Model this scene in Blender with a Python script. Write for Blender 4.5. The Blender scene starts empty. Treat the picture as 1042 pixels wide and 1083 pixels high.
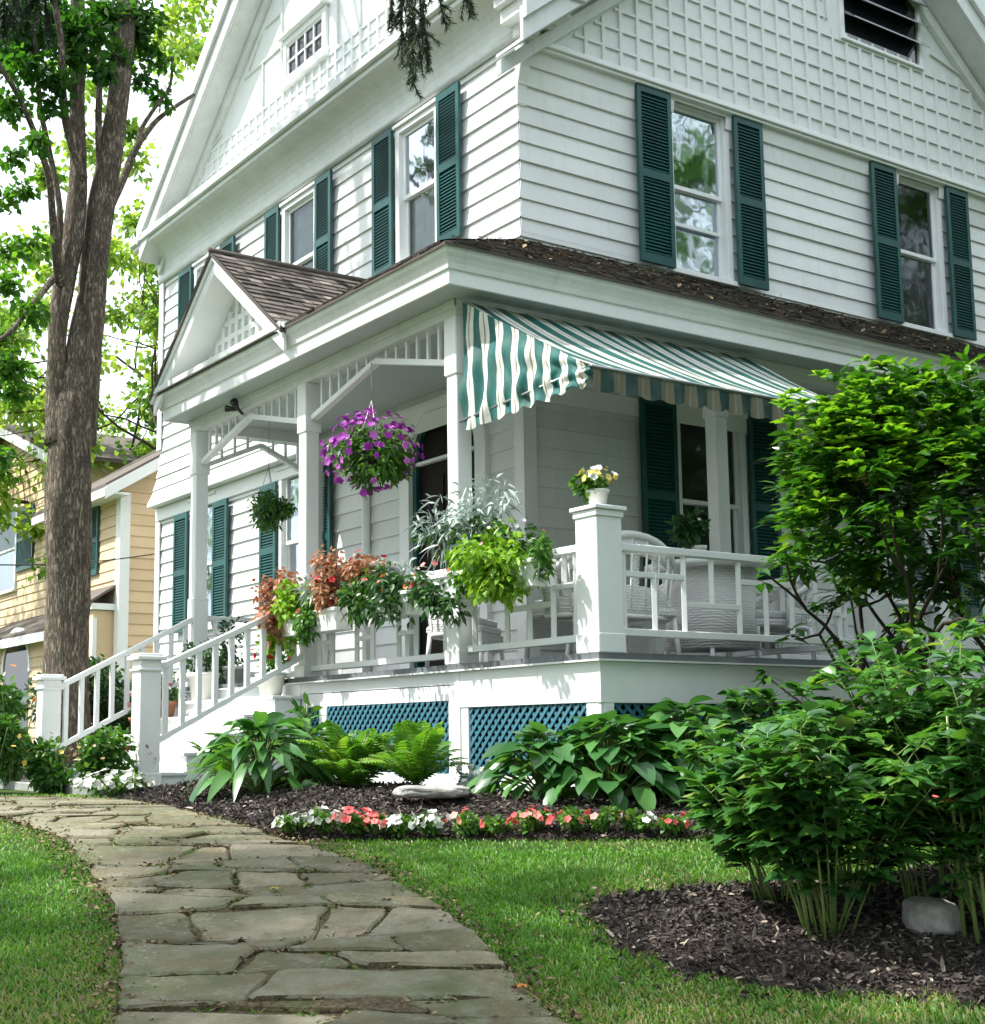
import bpy, bmesh, math, random
import numpy as np
from mathutils import Vector, Matrix
D = bpy.data
scene = bpy.context.scene
COL = scene.collection
RS = np.random.default_rng(7)
rnd = random.Random(11)

# ---------------------------------------------------------------- surveyed camera (solved from the photo's vanishing points)
CF = 1482.0; CPX, CPY = 453.0, 580.0
YAW, PITCH, ROLL = math.radians(56.4), math.radians(7.75), math.radians(-0.47)
FW = np.array([math.cos(YAW)*math.cos(PITCH), math.sin(YAW)*math.cos(PITCH), math.sin(PITCH)])
_r = np.array([math.sin(YAW), -math.cos(YAW), 0.0]); _u = np.cross(_r, FW)
RT = math.cos(ROLL)*_r + math.sin(ROLL)*_u
UP = -math.sin(ROLL)*_r + math.cos(ROLL)*_u
CAM = np.array([-6.487, -7.586, -0.597])
HS = np.array([math.cos(YAW), math.sin(YAW)])       # horizontal forward
HR = np.array([math.sin(YAW), -math.cos(YAW)])      # horizontal right

def ray(x, y): return FW + RT*(x-CPX)/CF - UP*(y-CPY)/CF
def at(x, y, d):
    "point seen at pixel x, y of the photo, d metres away horizontally"
    v = ray(x, y); return CAM + v*(d/(v[0]*HS[0]+v[1]*HS[1]))
def hitp(x, y, X=None, Y=None, Z=None):
    v = ray(x, y)
    t = (X-CAM[0])/v[0] if X is not None else ((Y-CAM[1])/v[1] if Y is not None else (Z-CAM[2])/v[2])
    return CAM + v*t

# ---------------------------------------------------------------- ground heights in survey coordinates s (ahead), l (right)
_gs = np.array([-60, -6, 0, 3, 5.5, 7, 8.5, 10, 12, 20, 60, 600.0])
_gz = np.array([-2.3, -2.0, -1.9, -1.86, -1.70, -1.42, -1.19, -1.10, -1.07, -1.07, -1.1, -1.1])
def G(s):
    s = np.asarray(s, float)
    return sum(np.interp(s+o, _gs, _gz) for o in (-.8, -.4, 0, .4, .8))/5
def w2sl(x, y): return ((x-CAM[0])*HS[0]+(y-CAM[1])*HS[1], (x-CAM[0])*HR[0]+(y-CAM[1])*HR[1])
def sl2w(s, l): return (CAM[0]+s*HS[0]+l*HR[0], CAM[1]+s*HS[1]+l*HR[1])
def gz_at(x, y): return float(G(w2sl(x, y)[0]))
def gpx(px, py):
    "(s, l) of the ground point at a pixel"
    v = ray(px, py); vs = v[0]*HS[0]+v[1]*HS[1]; vl = v[0]*HR[0]+v[1]*HR[1]
    lo, hi = 1.0, 80.0
    for _ in range(60):
        m = (lo+hi)/2
        if CAM[2]+v[2]/vs*m > G(m): lo = m
        else: hi = m
    return (lo, lo*vl/vs)
def inpoly(px, py, poly):
    px = np.asarray(px, float); py = np.asarray(py, float); c = np.zeros(px.shape, bool); n = len(poly)
    for i in range(n):
        x1, y1 = poly[i]; x2, y2 = poly[(i+1) % n]
        if y1 == y2: continue
        k = ((y1 > py) != (y2 > py)) & (px < (x2-x1)*(py-y1)/(y2-y1)+x1)
        c ^= k
    return c
def dpoly(px, py, poly):
    px = np.asarray(px, float); py = np.asarray(py, float); d = np.full(px.shape, 1e9); n = len(poly)
    for i in range(n):
        a = np.array(poly[i]); b = np.array(poly[(i+1) % n]); e = b-a; L = max(e@e, 1e-9)
        t = np.clip(((px-a[0])*e[0]+(py-a[1])*e[1])/L, 0, 1)
        d = np.minimum(d, np.hypot(px-a[0]-t*e[0], py-a[1]-t*e[1]))
    return d

# ---------------------------------------------------------------- objects
def tag(o, label=None, cat=None, group=None, kind=None):
    if label: o['label'] = label
    if cat: o['category'] = cat
    if group: o['group'] = group
    if kind: o['kind'] = kind
    return o
WL = {}
def empty(name, loc, label, cat, group=None, kind=None):
    o = D.objects.new(name, None); COL.objects.link(o); o.location = loc; o.empty_display_size = .1
    WL[o.name] = np.array(loc, float)
    return tag(o, label, cat, group, kind)
def wloc(o):
    return WL.get(o.name, np.zeros(3)) if o else np.zeros(3)
def link(name, me, mat, parent=None, origin=None):
    "mesh authored in world coordinates; moved so that its origin sits at its parent's (or its own) origin"
    o = D.objects.new(name, me); COL.objects.link(o)
    if mat is not None:
        for m in (mat if isinstance(mat, (list, tuple)) else [mat]): me.materials.append(m)
    if parent is not None:
        w = wloc(parent); o.parent = parent; WL[o.name] = w
    else:
        w = np.array(origin if origin is not None else (0, 0, 0), float); o.location = w; WL[o.name] = w
    if np.any(w != 0): me.transform(Matrix.Translation(Vector(-w)))
    return o
def copy_tree(o, parent=None):
    c = o.copy(); COL.objects.link(c)
    if parent is not None: c.parent = parent
    WL[c.name] = WL.get(o.name, np.zeros(3))
    for ch in list(o.children): copy_tree(ch, c)
    return c
def mesh_np(name, V, F, mat, parent=None, tone=None, smooth=True, origin=None):
    V = np.asarray(V, np.float32); F = np.asarray(F, np.int32); k = F.shape[1]
    me = D.meshes.new(name); me.vertices.add(len(V)); me.vertices.foreach_set('co', V.ravel())
    me.loops.add(F.size); me.loops.foreach_set('vertex_index', F.ravel())
    me.polygons.add(len(F)); me.polygons.foreach_set('loop_start', np.arange(0, F.size, k, dtype=np.int32))
    me.polygons.foreach_set('loop_total', np.full(len(F), k, np.int32))
    if smooth: me.polygons.foreach_set('use_smooth', np.ones(len(F), bool))
    if tone is not None:
        a = me.attributes.new('tone', 'FLOAT', 'POINT'); a.data.foreach_set('value', np.asarray(tone, np.float32))
    me.update(calc_edges=True)
    return link(name, me, mat, parent, origin)

class MB:
    "collects boxes, bars, tubes ... and links them as ONE mesh object"
    def __init__(s): s.v = []; s.f = []; s.t = []; s.sm = []; s.tone = 0.5
    def add(s, vs, fs, smooth=False):
        b = len(s.v); s.v += [tuple(map(float, p)) for p in vs]; s.t += [s.tone]*len(vs)
        for f in fs: s.f.append([i+b for i in f]); s.sm.append(smooth)
    def box(s, x0, x1, y0, y1, z0, z1):
        if x0 > x1: x0, x1 = x1, x0
        if y0 > y1: y0, y1 = y1, y0
        if z0 > z1: z0, z1 = z1, z0
        s.add([(x0,y0,z0),(x1,y0,z0),(x1,y1,z0),(x0,y1,z0),(x0,y0,z1),(x1,y0,z1),(x1,y1,z1),(x0,y1,z1)],
              [(0,3,2,1),(4,5,6,7),(0,1,5,4),(1,2,6,5),(2,3,7,6),(3,0,4,7)])
    def bar(s, p, q, w, h, up=(0,0,1)):
        p = Vector(p); q = Vector(q); d = (q-p).normalized(); a = d.cross(Vector(up))
        if a.length < 1e-5: a = d.cross(Vector((1,0,0)))
        a.normalize(); b = a.cross(d)
        a *= w/2; b *= h/2
        vs = [p-a-b, p+a-b, p+a+b, p-a+b, q-a-b, q+a-b, q+a+b, q-a+b]
        s.add(vs, [(0,3,2,1),(4,5,6,7),(0,1,5,4),(1,2,6,5),(2,3,7,6),(3,0,4,7)])
    def tube(s, pts, r, n=8, cap=True):
        pts = [Vector(p) for p in pts]; m = len(pts)
        rs = r if isinstance(r, (list, tuple, np.ndarray)) else [r]*m
        ref = Vector((0,0,1)); vs = []; A = None
        for i, p in enumerate(pts):
            d = (pts[min(i+1, m-1)]-pts[max(i-1, 0)])
            d = d.normalized() if d.length > 1e-9 else Vector((0,0,1))
            if A is None:
                A = d.cross(ref if abs(d.z) < .95 else Vector((1,0,0))).normalized()
            else:
                A = A-d*A.dot(d); A = A.normalized() if A.length > 1e-6 else d.orthogonal().normalized()
            B = d.cross(A)
            for k in range(n):
                a = 2*math.pi*k/n; vs.append(p+(A*math.cos(a)+B*math.sin(a))*rs[i])
        fs = []
        for i in range(m-1):
            for k in range(n):
                k2 = (k+1) % n; fs.append((i*n+k, i*n+k2, (i+1)*n+k2, (i+1)*n+k))
        if cap: fs.append(tuple(range(n))[::-1]); fs.append(tuple((m-1)*n+k for k in range(n)))
        s.add(vs, fs, True)
    def lathe(s, c, prof, n=16):
        "profile of (radius, z) turned about the vertical through c"
        vs = []; m = len(prof)
        for r, z in prof:
            for k in range(n):
                a = 2*math.pi*k/n; vs.append((c[0]+r*math.cos(a), c[1]+r*math.sin(a), c[2]+z))
        fs = []
        for i in range(m-1):
            for k in range(n):
                k2 = (k+1) % n; fs.append((i*n+k, i*n+k2, (i+1)*n+k2, (i+1)*n+k))
        fs.append(tuple(range(n))[::-1]); fs.append(tuple((m-1)*n+k for k in range(n)))
        s.add(vs, fs, True)
    def prism(s, poly, vec):
        "extrude a planar polygon (list of 3D points) along vec"
        n = len(poly); v = Vector(vec); P = [Vector(p) for p in poly]
        s.add(P+[p+v for p in P], [tuple(range(n))[::-1], tuple(range(n, 2*n))]+[(i, (i+1) % n, n+(i+1) % n, n+i) for i in range(n)])
    def quad(s, a, b, c, d): s.add([a, b, c, d], [(0,1,2,3)])
    def build(s, name, mat, parent=None, bevel=0, origin=None, label=None):
        me = D.meshes.new(name); me.from_pydata(s.v, [], s.f)
        me.polygons.foreach_set('use_smooth', s.sm)
        a = me.attributes.new('tone', 'FLOAT', 'POINT'); a.data.foreach_set('value', np.array(s.t, np.float32))
        bm = bmesh.new(); bm.from_mesh(me); bmesh.ops.recalc_face_normals(bm, faces=bm.faces); bm.to_mesh(me); bm.free()
        o = link(name, me, mat, parent, origin)
        if bevel:
            md = o.modifiers.new('edge', 'BEVEL'); md.width = bevel; md.segments = 1; md.limit_method = 'ANGLE'; md.angle_limit = .7
        if label: o['label'] = label
        return o

# ---------------------------------------------------------------- leaves
TPL = {'lance': ([0,.3,.65,1], [0,.5,.38,0]), 'oval': ([0,.22,.6,1], [0,.46,.46,0]), 'diamond': ([0,.45,1], [0,.5,0]),
       'heart': ([0,.08,.3,.58,.82,1], [.02,.40,.5,.42,.22,0]), 'strap': ([0,.3,.7,1], [.4,.5,.4,0]), 'needle': ([0,1], [.5,.15])}
def nrm(a):
    a = np.asarray(a, float); return a/np.maximum(np.linalg.norm(a, axis=-1, keepdims=True), 1e-9)
def leaves(P, Dr, N, L, W, shape='oval', droop=0.15, cup=0.15, tone=None, rng=RS):
    "V, F, tone of a batch of leaves: base P, direction Dr, face normal N"
    t, w = TPL[shape]; m = len(t); n = len(P)
    Dr = nrm(Dr); N = np.asarray(N, float); N = nrm(N-Dr*(N*Dr).sum(-1, keepdims=True)); S = np.cross(Dr, N)
    L = np.broadcast_to(np.asarray(L, float), (n,)); W = np.broadcast_to(np.asarray(W, float), (n,)); droop = np.broadcast_to(np.asarray(droop, float), (n,))
    V = np.zeros((n, m, 3, 3))
    for i in range(m):
        mid = P+Dr*(L*t[i])[:, None]; mid[:, 2] -= droop*L*t[i]**2
        off = S*(W*w[i])[:, None]; up = N*(W*w[i]*cup)[:, None]
        V[:, i, 0] = mid-off+up; V[:, i, 1] = mid; V[:, i, 2] = mid+off+up
    base = (np.arange(n)*m*3)[:, None]
    q = []
    for i in range(m-1):
        for j in (0, 1): q.append([i*3+j, i*3+j+1, (i+1)*3+j+1, (i+1)*3+j])
    F = (base[:, :, None]+np.array(q)[None]).reshape(-1, 4)
    if tone is None: tone = rng.random(n)
    return V.reshape(-1, 3), F, np.repeat(np.clip(tone, 0, 1), m*3)
class LB:
    "leaf bag: several batches joined as one mesh"
    def __init__(s): s.V = []; s.F = []; s.T = []; s.n = 0
    def add(s, vft):
        V, F, T = vft; s.V.append(V); s.F.append(F+s.n); s.T.append(T); s.n += len(V)
    def build(s, name, mat, parent=None, origin=None, label=None):
        o = mesh_np(name, np.concatenate(s.V), np.concatenate(s.F), mat, parent, np.concatenate(s.T), True, origin)
        if label: o['label'] = label
        return o
def usphere(n, rng=RS):
    v = rng.normal(size=(n, 3)); return nrm(v)
def clump(c, rad, n, L, W, shape='oval', out=1.0, rnd_=.7, up=.3, tone=(0,1), shell=.55, droop=.15, cup=.15, rng=RS):
    "leaves through an ellipsoid, thicker towards its skin"
    u = usphere(n, rng); r = (shell+(1-shell)*rng.random(n))*(rng.random(n)**.25)
    P = np.asarray(c, float)+u*np.asarray(rad, float)*r[:, None]
    Dr = u*out+rng.normal(size=(n, 3))*rnd_; Dr[:, 2] -= .1
    N = rng.normal(size=(n, 3))*.55+np.array([0, 0, 1.0])*(up+.5)
    return leaves(P, Dr, N, L*(.7+.6*rng.random(n)), W*(.7+.6*rng.random(n)), shape, droop, cup, tone[0]+(tone[1]-tone[0])*rng.random(n), rng)
# ---------------------------------------------------------------- materials
class NT:
    def __init__(s, name):
        s.m = D.materials.new(name); s.m.use_nodes = True; s.t = s.m.node_tree; s.t.nodes.clear()
        s.out = s.t.nodes.new('ShaderNodeOutputMaterial')
    def n(s, typ, **k):
        nd = s.t.nodes.new('ShaderNode'+typ)
        for a, v in k.items():
            if a.startswith('i_'): nd.inputs[int(a[2:]) if a[2:].isdigit() else a[2:].replace('_', ' ')].default_value = v
            else: setattr(nd, a, v)
        return nd
    def l(s, a, b): s.t.links.new(a, b)
    def coord(s, kind='Object', scale=(1,1,1)):
        tc = s.n('TexCoord'); mp = s.n('Mapping'); mp.inputs['Scale'].default_value = scale; s.l(tc.outputs[kind], mp.inputs['Vector']); return mp.outputs['Vector']
    def noise(s, vec, scale, detail=4, rough=.55):
        nz = s.n('TexNoise'); nz.inputs['Scale'].default_value = scale; nz.inputs['Detail'].default_value = detail; nz.inputs['Roughness'].default_value = rough
        s.l(vec, nz.inputs['Vector']); return nz.outputs['Fac']
    def ramp(s, fac, stops):
        r = s.n('ValToRGB'); e = r.color_ramp.elements
        while len(e) < len(stops): e.new(.5)
        for el, (p, c) in zip(e, stops): el.position = p; el.color = (*c, 1)
        s.l(fac, r.inputs['Fac']); return r.outputs['Color']
    def mix(s, fac, a, b, mode='MIX'):
        m = s.n('Mix', data_type='RGBA', blend_type=mode)
        for sock, v in ((m.inputs[0], fac), (m.inputs[6], a), (m.inputs[7], b)):
            if isinstance(v, (int, float)): sock.default_value = v
            elif isinstance(v, tuple): sock.default_value = (*v, 1)
            else: s.l(v, sock)
        return m.outputs[2]
    def math(s, op, a, b=0.0, c=None):
        m = s.n('Math', operation=op)
        for i, v in enumerate((a, b) if c is None else (a, b, c)):
            if isinstance(v, (int, float)): m.inputs[i].default_value = v
            else: s.l(v, m.inputs[i])
        return m.outputs[0]
    def bump(s, h, strength=.3, dist=.01):
        b = s.n('Bump'); b.inputs['Strength'].default_value = strength; b.inputs['Distance'].default_value = dist; s.l(h, b.inputs['Height']); return b.outputs['Normal']
    def bsdf(s, col, rough=.5, normal=None, spec=.5, metal=0, link=True):
        p = s.n('BsdfPrincipled')
        for key, v in (('Base Color', col), ('Roughness', rough), ('Metallic', metal), ('Specular IOR Level', spec)):
            if isinstance(v, (int, float)): p.inputs[key].default_value = v
            elif isinstance(v, tuple): p.inputs[key].default_value = (*v, 1)
            else: s.l(v, p.inputs[key])
        if normal is not None: s.l(normal, p.inputs['Normal'])
        if link: s.l(p.outputs[0], s.out.inputs[0])
        return p
    def tone(s):
        return s.n('Attribute', attribute_name='tone').outputs['Fac']

def paint(name, c, rough=.5, var=.12, dirt=(.45,.43,.38), dirt_amt=.25, scale=3, bump=.12, spec=.4, board=0.0):
    t = NT(name); v = t.coord()
    f = t.noise(v, scale, 6, .65); f2 = t.noise(v, 38, 3)
    lo = tuple(x*(1-var) for x in c)
    col = t.mix(t.ramp(f, [(.35, (0,0,0)), (.65, (1,1,1))]), lo, c)
    vs = t.coord('Object', (9, 9, 1.2)); f3 = t.noise(vs, 1.6, 5, .7)
    col = t.mix(t.math('MULTIPLY', t.ramp(f3, [(.55, (0,0,0)), (.8, (1,1,1))]), dirt_amt), col, dirt)
    if board:
        tn = t.ramp(t.tone(), [(0, (1-board, 1-board, 1-board)), (1, (1, 1, 1))]); col = t.mix(1.0, col, tn, 'MULTIPLY')
        fs = t.noise(t.coord('Object', (1.5, 1.5, 30)), 3, 4, .7); col = t.mix(t.math('MULTIPLY', t.ramp(fs, [(.5, (0,0,0)), (.75, (1,1,1))]), .16), col, dirt)
    t.bsdf(col, rough, t.bump(f2, bump, .004), spec); return t.m
def leafmat(name, stops, trans=.3, rough=.42, spec=.45, tcol=None):
    t = NT(name); col = t.ramp(t.tone(), stops)
    f = t.noise(t.coord(), 14, 2); col = t.mix(t.math('MULTIPLY', f, .5), col, t.mix(1.0, col, (.62,.66,.55), 'MULTIPLY'))
    p = t.bsdf(col, rough, None, spec, link=False)
    tr = t.n('BsdfTranslucent'); t.l(t.mix(1.0, col, tcol or (1.5,1.6,.6), 'MULTIPLY'), tr.inputs['Color'])
    mx = t.n('MixShader'); mx.inputs[0].default_value = trans; t.l(p.outputs[0], mx.inputs[1]); t.l(tr.outputs[0], mx.inputs[2]); t.l(mx.outputs[0], t.out.inputs[0])
    return t.m
def petal(name, stops, trans=.25): return leafmat(name, stops, trans, .55, .2, (1.2,1.2,1.2))
def plain(name, c, rough=.5, metal=0, spec=.5):
    t = NT(name); f = t.noise(t.coord(), 20, 3); t.bsdf(t.mix(f, tuple(x*.8 for x in c), c), rough, None, spec, metal); return t.m
def tonemat(name, stops, rough=.8, bump=.4, nscale=30, spec=.25):
    t = NT(name); v = t.coord(); f = t.noise(v, nscale, 5); col = t.mix(t.math('MULTIPLY', f, .55), t.ramp(t.tone(), stops), (.05,.045,.04))
    t.bsdf(col, rough, t.bump(f, bump, .01), spec); return t.m
M = {}
M['siding'] = paint('white_siding_paint', (.80,.815,.80), .5, .07, (.42,.42,.36), .34, 2.2, .15, board=.19)
M['white'] = paint('white_trim_paint', (.80,.815,.805), .42, .05, (.5,.5,.45), .14, 4, .06)
M['oldwhite'] = paint('weathered_white_paint', (.72,.74,.72), .5, .12, (.3,.3,.26), .35, 3, .12)
M['wicker'] = None
M['green'] = paint('green_shutter_paint', (.009,.080,.076), .40, .3, (.01,.05,.045), .3, 3, .1)
M['lattice'] = paint('blue_green_lattice_paint', (.045,.17,.225), .5, .2, (.03,.07,.09), .3, 3, .1)
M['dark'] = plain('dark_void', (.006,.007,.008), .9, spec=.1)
M['door'] = plain('dark_door_wood', (.010,.006,.005), .6, spec=.15)
M['floor'] = paint('grey_deck_paint', (.13,.145,.15), .5, .2, (.15,.14,.12), .4, 3, .2)
M['ceil'] = paint('pale_porch_ceiling_paint', (.46,.51,.51), .5, .06, (.3,.3,.3), .1, 2, .05)
M['metal'] = plain('grey_metal', (.3,.31,.32), .35, .8)
M['black'] = plain('black_metal', (.015,.015,.016), .4)
M['terracotta'] = plain('terracotta', (.35,.14,.07), .8)
M['pot'] = paint('white_glazed_pot', (.72,.72,.66), .35, .08, (.4,.35,.28), .2, 6, .05)
M['shingle'] = tonemat('brown_grey_shingle', [(0,(.035,.03,.027)),(.35,(.11,.092,.08)),(.7,(.22,.185,.16)),(1,(.38,.34,.30))], .9, .5, 60)
M['curtain'] = paint('pale_curtain', (.62,.68,.60), .8, .2, (.4,.45,.4), .3, 6, .1)
M['blind'] = paint('dim_blind', (.22,.24,.2), .8, .3, (.1,.1,.1), .3, 4, .1)
M['yellow'] = paint('yellow_house_paint', (.72,.53,.33), .6, .08, (.5,.38,.2), .2, 2, .1, board=.15)
M['concrete'] = paint('grey_concrete', (.30,.31,.29), .8, .25, (.12,.12,.1), .5, 5, .4)
M['rope'] = plain('basket_wire', (.5,.5,.5), .4, .6)

def glassmat():
    t = NT('window_glass'); v = t.coord()
    gl = t.n('BsdfGlossy'); gl.inputs['Roughness'].default_value = .05; gl.inputs['Color'].default_value = (.48,.53,.58,1)
    f = t.noise(v, 2.2, 2); t.l(t.bump(f, .25, .02), gl.inputs['Normal'])
    tr = t.n('BsdfTransparent'); tr.inputs['Color'].default_value = (.82,.86,.84,1)
    fr = t.n('Fresnel'); fr.inputs['IOR'].default_value = 1.55
    mx = t.n('MixShader'); t.l(t.math('MULTIPLY_ADD', fr.outputs[0], 1.15, .06), mx.inputs[0]); t.l(tr.outputs[0], mx.inputs[1]); t.l(gl.outputs[0], mx.inputs[2])
    t.l(mx.outputs[0], t.out.inputs[0]); return t.m
M['glass'] = glassmat()

def wickermat():
    t = NT('white_wicker'); v = t.coord()
    w1 = t.n('TexWave', wave_type='BANDS', bands_direction='Z'); w1.inputs['Scale'].default_value = 14; t.l(v, w1.inputs[0])
    w2 = t.n('TexWave', wave_type='BANDS', bands_direction='DIAGONAL'); w2.inputs['Scale'].default_value = 16; t.l(v, w2.inputs[0])
    h = t.math('MULTIPLY', w1.outputs['Fac'], w2.outputs['Fac'])
    t.bsdf(t.mix(h, (.68,.68,.67), (.84,.84,.83)), .6, t.bump(h, .7, .008), .3); return t.m
M['wicker'] = wickermat()

def awningmat(name, axis, period, phase=0.0, cream=(.70,.69,.62), tealc=(.009,.112,.10), rough=.7):
    "teal and cream stripes with a thin grey line down each cream stripe"
    t = NT(name); tc = t.n('TexCoord'); sx = t.n('SeparateXYZ'); t.l(tc.outputs['Object'], sx.inputs[0])
    w = t.math('FRACT', t.math('MULTIPLY_ADD', sx.outputs[axis], 1/period, phase+100))
    teal = t.math('LESS_THAN', w, .5)
    ln = t.math('LESS_THAN', t.math('ABSOLUTE', t.math('SUBTRACT', w, .75)), .035)
    col = t.mix(ln, t.mix(teal, cream, tealc), (.22,.22,.17))
    f = t.noise(t.coord(), 5, 5, .65); col = t.mix(t.math('MULTIPLY', t.ramp(f, [(.45,(0,0,0)),(.75,(1,1,1))]), .3), col, (.22,.24,.2))
    wv = t.noise(t.coord(), 300, 1)
    p = t.bsdf(col, rough, t.bump(wv, .1, .002), .4, link=False)
    tr = t.n('BsdfTranslucent'); t.l(col, tr.inputs['Color']); mx = t.n('MixShader'); mx.inputs[0].default_value = .12
    t.l(p.outputs[0], mx.inputs[1]); t.l(tr.outputs[0], mx.inputs[2]); t.l(mx.outputs[0], t.out.inputs[0]); return t.m
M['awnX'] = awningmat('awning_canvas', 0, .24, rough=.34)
M['awnV'] = awningmat('awning_valance_shaded_canvas', 0, .24, 0, (.16,.15,.10), (.010,.045,.04))  # darker stripe colours paint in the shade on the valance
M['awnY'] = awningmat('awning_side_canvas', 1, .2, .1)

def barkmat():
    t = NT('rough_bark'); v = t.coord('Object', (1,1,.22)); f = t.noise(v, 26, 6, .7); f0 = t.noise(t.coord('Object', (1,1,.3)), 9, 5, .65)
    f1 = t.noise(t.coord(), 1.6, 5); f2 = t.noise(t.coord(), 60, 4, .7)
    ridge = t.math('ABSOLUTE', t.math('SUBTRACT', f, .5)); d = t.ramp(ridge, [(0,(0,0,0)),(.09,(1,1,1))])
    c = t.mix(f1, (.23,.18,.135), (.47,.38,.28)); c = t.mix(t.ramp(f0, [(.42,(0,0,0)),(.62,(1,1,1))]), c, (.17,.135,.10)); c = t.mix(t.math('MULTIPLY', f2, .5), c, (.36,.33,.28))
    c = t.mix(d, t.mix(.72, c, (.03,.022,.016)), c)
    h = t.math('ADD', t.math('MULTIPLY', d, .5), t.math('ADD', f0, t.math('MULTIPLY', f2, .4)))
    t.bsdf(c, .92, t.bump(h, .9, .04), .12); return t.m
M['bark'] = barkmat()
M['twig'] = plain('dark_twig', (.045,.032,.024), .8, spec=.2)
M['stem'] = leafmat('green_stem', [(0,(.10,.17,.04)),(1,(.22,.30,.08))], .05)

def stonemat():
    t = NT('mossy_flagstone'); v = t.coord()
    f = t.noise(v, 1.7, 8, .65); f2 = t.noise(v, 9, 8, .7); f3 = t.noise(v, 70, 4, .7)
    base = t.ramp(t.tone(), [(0,(.15,.13,.08)),(.4,(.25,.225,.15)),(.75,(.35,.315,.225)),(1,(.44,.37,.26))])
    c = t.mix(t.ramp(f, [(.38,(0,0,0)),(.66,(1,1,1))]), base, (.15,.165,.075))
    c = t.mix(t.math('MULTIPLY', t.ramp(f2, [(.48,(0,0,0)),(.72,(1,1,1))]), .6), c, (.40,.385,.32))
    c = t.mix(t.math('MULTIPLY', t.ramp(f2, [(.28,(1,1,1)),(.42,(0,0,0))]), .5), c, (.11,.11,.075))
    c = t.mix(t.math('MULTIPLY', f3, .4), c, (.11,.11,.085))
    vo = t.n('TexVoronoi'); vo.inputs['Scale'].default_value = 24; t.l(v, vo.inputs['Vector']); sp = t.ramp(vo.outputs['Distance'], [(.12,(1,1,1)),(.26,(0,0,0))]); fs = t.noise(v, 4, 3)
    c = t.mix(t.math('MULTIPLY', t.math('MULTIPLY', sp, t.ramp(fs, [(.48,(0,0,0)),(.6,(1,1,1))])), .55), c, (.46,.46,.39))
    fb = t.noise(v, 5.5, 6, .7); c = t.mix(t.math('MULTIPLY', t.ramp(fb, [(.52,(0,0,0)),(.62,(1,1,1))]), .6), c, (.20,.15,.085))
    h = t.math('ADD', t.math('MULTIPLY', f2, 1.6), t.math('MULTIPLY', f3, .6))
    t.bsdf(c, .85, t.bump(h, .8, .04), .2); return t.m
M['stone'] = stonemat()
def soilmat(name, a, b, c3):
    t = NT(name); v = t.coord(); f = t.noise(v, 3, 6, .7); f2 = t.noise(v, 42, 5, .75)
    c = t.mix(t.ramp(f2, [(.35,(0,0,0)),(.65,(1,1,1))]), a, b); c = t.mix(t.math('MULTIPLY', t.ramp(f, [(.5,(0,0,0)),(.7,(1,1,1))]), .6), c, c3)
    t.bsdf(c, .95, t.bump(f2, .9, .03), .1); return t.m
M['mulch'] = soilmat('dark_mulch', (.018,.014,.012), (.085,.068,.06), (.05,.036,.03))
M['joint'] = soilmat('path_joint_soil_and_side_shade', (.05,.04,.026), (.20,.16,.10), (.08,.12,.03))
M['turf'] = soilmat('lawn_soil', (.03,.055,.012), (.07,.12,.028), (.12,.11,.045))
M['chip'] = tonemat('bark_chip', [(0,(.014,.012,.011)),(.5,(.06,.05,.045)),(.8,(.14,.115,.10)),(.93,(.28,.22,.17)),(1,(.55,.47,.38))], .9, .4, 40)
M['litter'] = tonemat('dry_leaf_litter', [(0,(.09,.055,.03)),(.6,(.22,.15,.08)),(1,(.42,.33,.19))], .85, .3, 40)
M['rock'] = paint('pale_fieldstone', (.40,.39,.36), .9, .45, (.10,.10,.075), .8, 9, 1.0)
M['grass'] = leafmat('grass_blade', [(0,(.06,.17,.024)),(.45,(.115,.275,.044)),(.8,(.19,.36,.075)),(.92,(.28,.32,.13)),(1,(.42,.35,.20))], .35, .5, .3)
M['maple'] = leafmat('maple_leaf', [(0,(.018,.065,.014)),(.5,(.05,.14,.022)),(1,(.13,.25,.04))], .5, .5, .3, (1.7,1.9,.5))
M['bgleaf'] = leafmat('backlit_leaf', [(0,(.06,.15,.03)),(.5,(.17,.29,.05)),(1,(.36,.43,.10))], .5, .55, .25, (1.5,1.6,.7))
M['spruce'] = leafmat('spruce_needle', [(0,(.012,.035,.016)),(.6,(.03,.075,.03)),(1,(.075,.13,.05))], .12, .5, .35)
M['rhodo'] = leafmat('glossy_shrub_leaf', [(0,(.015,.055,.012)),(.5,(.04,.14,.014)),(.85,(.09,.24,.02)),(1,(.2,.36,.03))], .3, .28, .6)
M['peony'] = leafmat('peony_leaf', [(0,(.03,.10,.03)),(.5,(.07,.20,.045)),(.85,(.13,.30,.06)),(1,(.26,.36,.09))], .28, .22, .8)
M['hosta'] = leafmat('hosta_leaf', [(0,(.03,.105,.03)),(.6,(.07,.20,.055)),(1,(.16,.34,.09))], .25, .3, .5)
M['fern'] = leafmat('fern_frond', [(0,(.06,.17,.02)),(.6,(.13,.30,.035)),(1,(.26,.42,.07))], .35, .5, .3)
M['lime'] = leafmat('lime_leaf', [(0,(.10,.23,.02)),(.5,(.24,.44,.035)),(1,(.42,.58,.08))], .3, .4, .4, (1.2,1.3,.5))
M['darkleaf'] = leafmat('dark_leaf', [(0,(.012,.04,.014)),(.6,(.035,.10,.03)),(1,(.08,.18,.05))], .25, .4, .45)
M['midleaf'] = leafmat('mid_green_leaf', [(0,(.03,.10,.02)),(.6,(.08,.20,.03)),(1,(.2,.34,.06))], .3, .4, .45)
M['silver'] = leafmat('silver_leaf', [(0,(.22,.29,.27)),(.6,(.42,.50,.47)),(1,(.68,.74,.70))], .15, .7, .2, (1,1,1))
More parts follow.
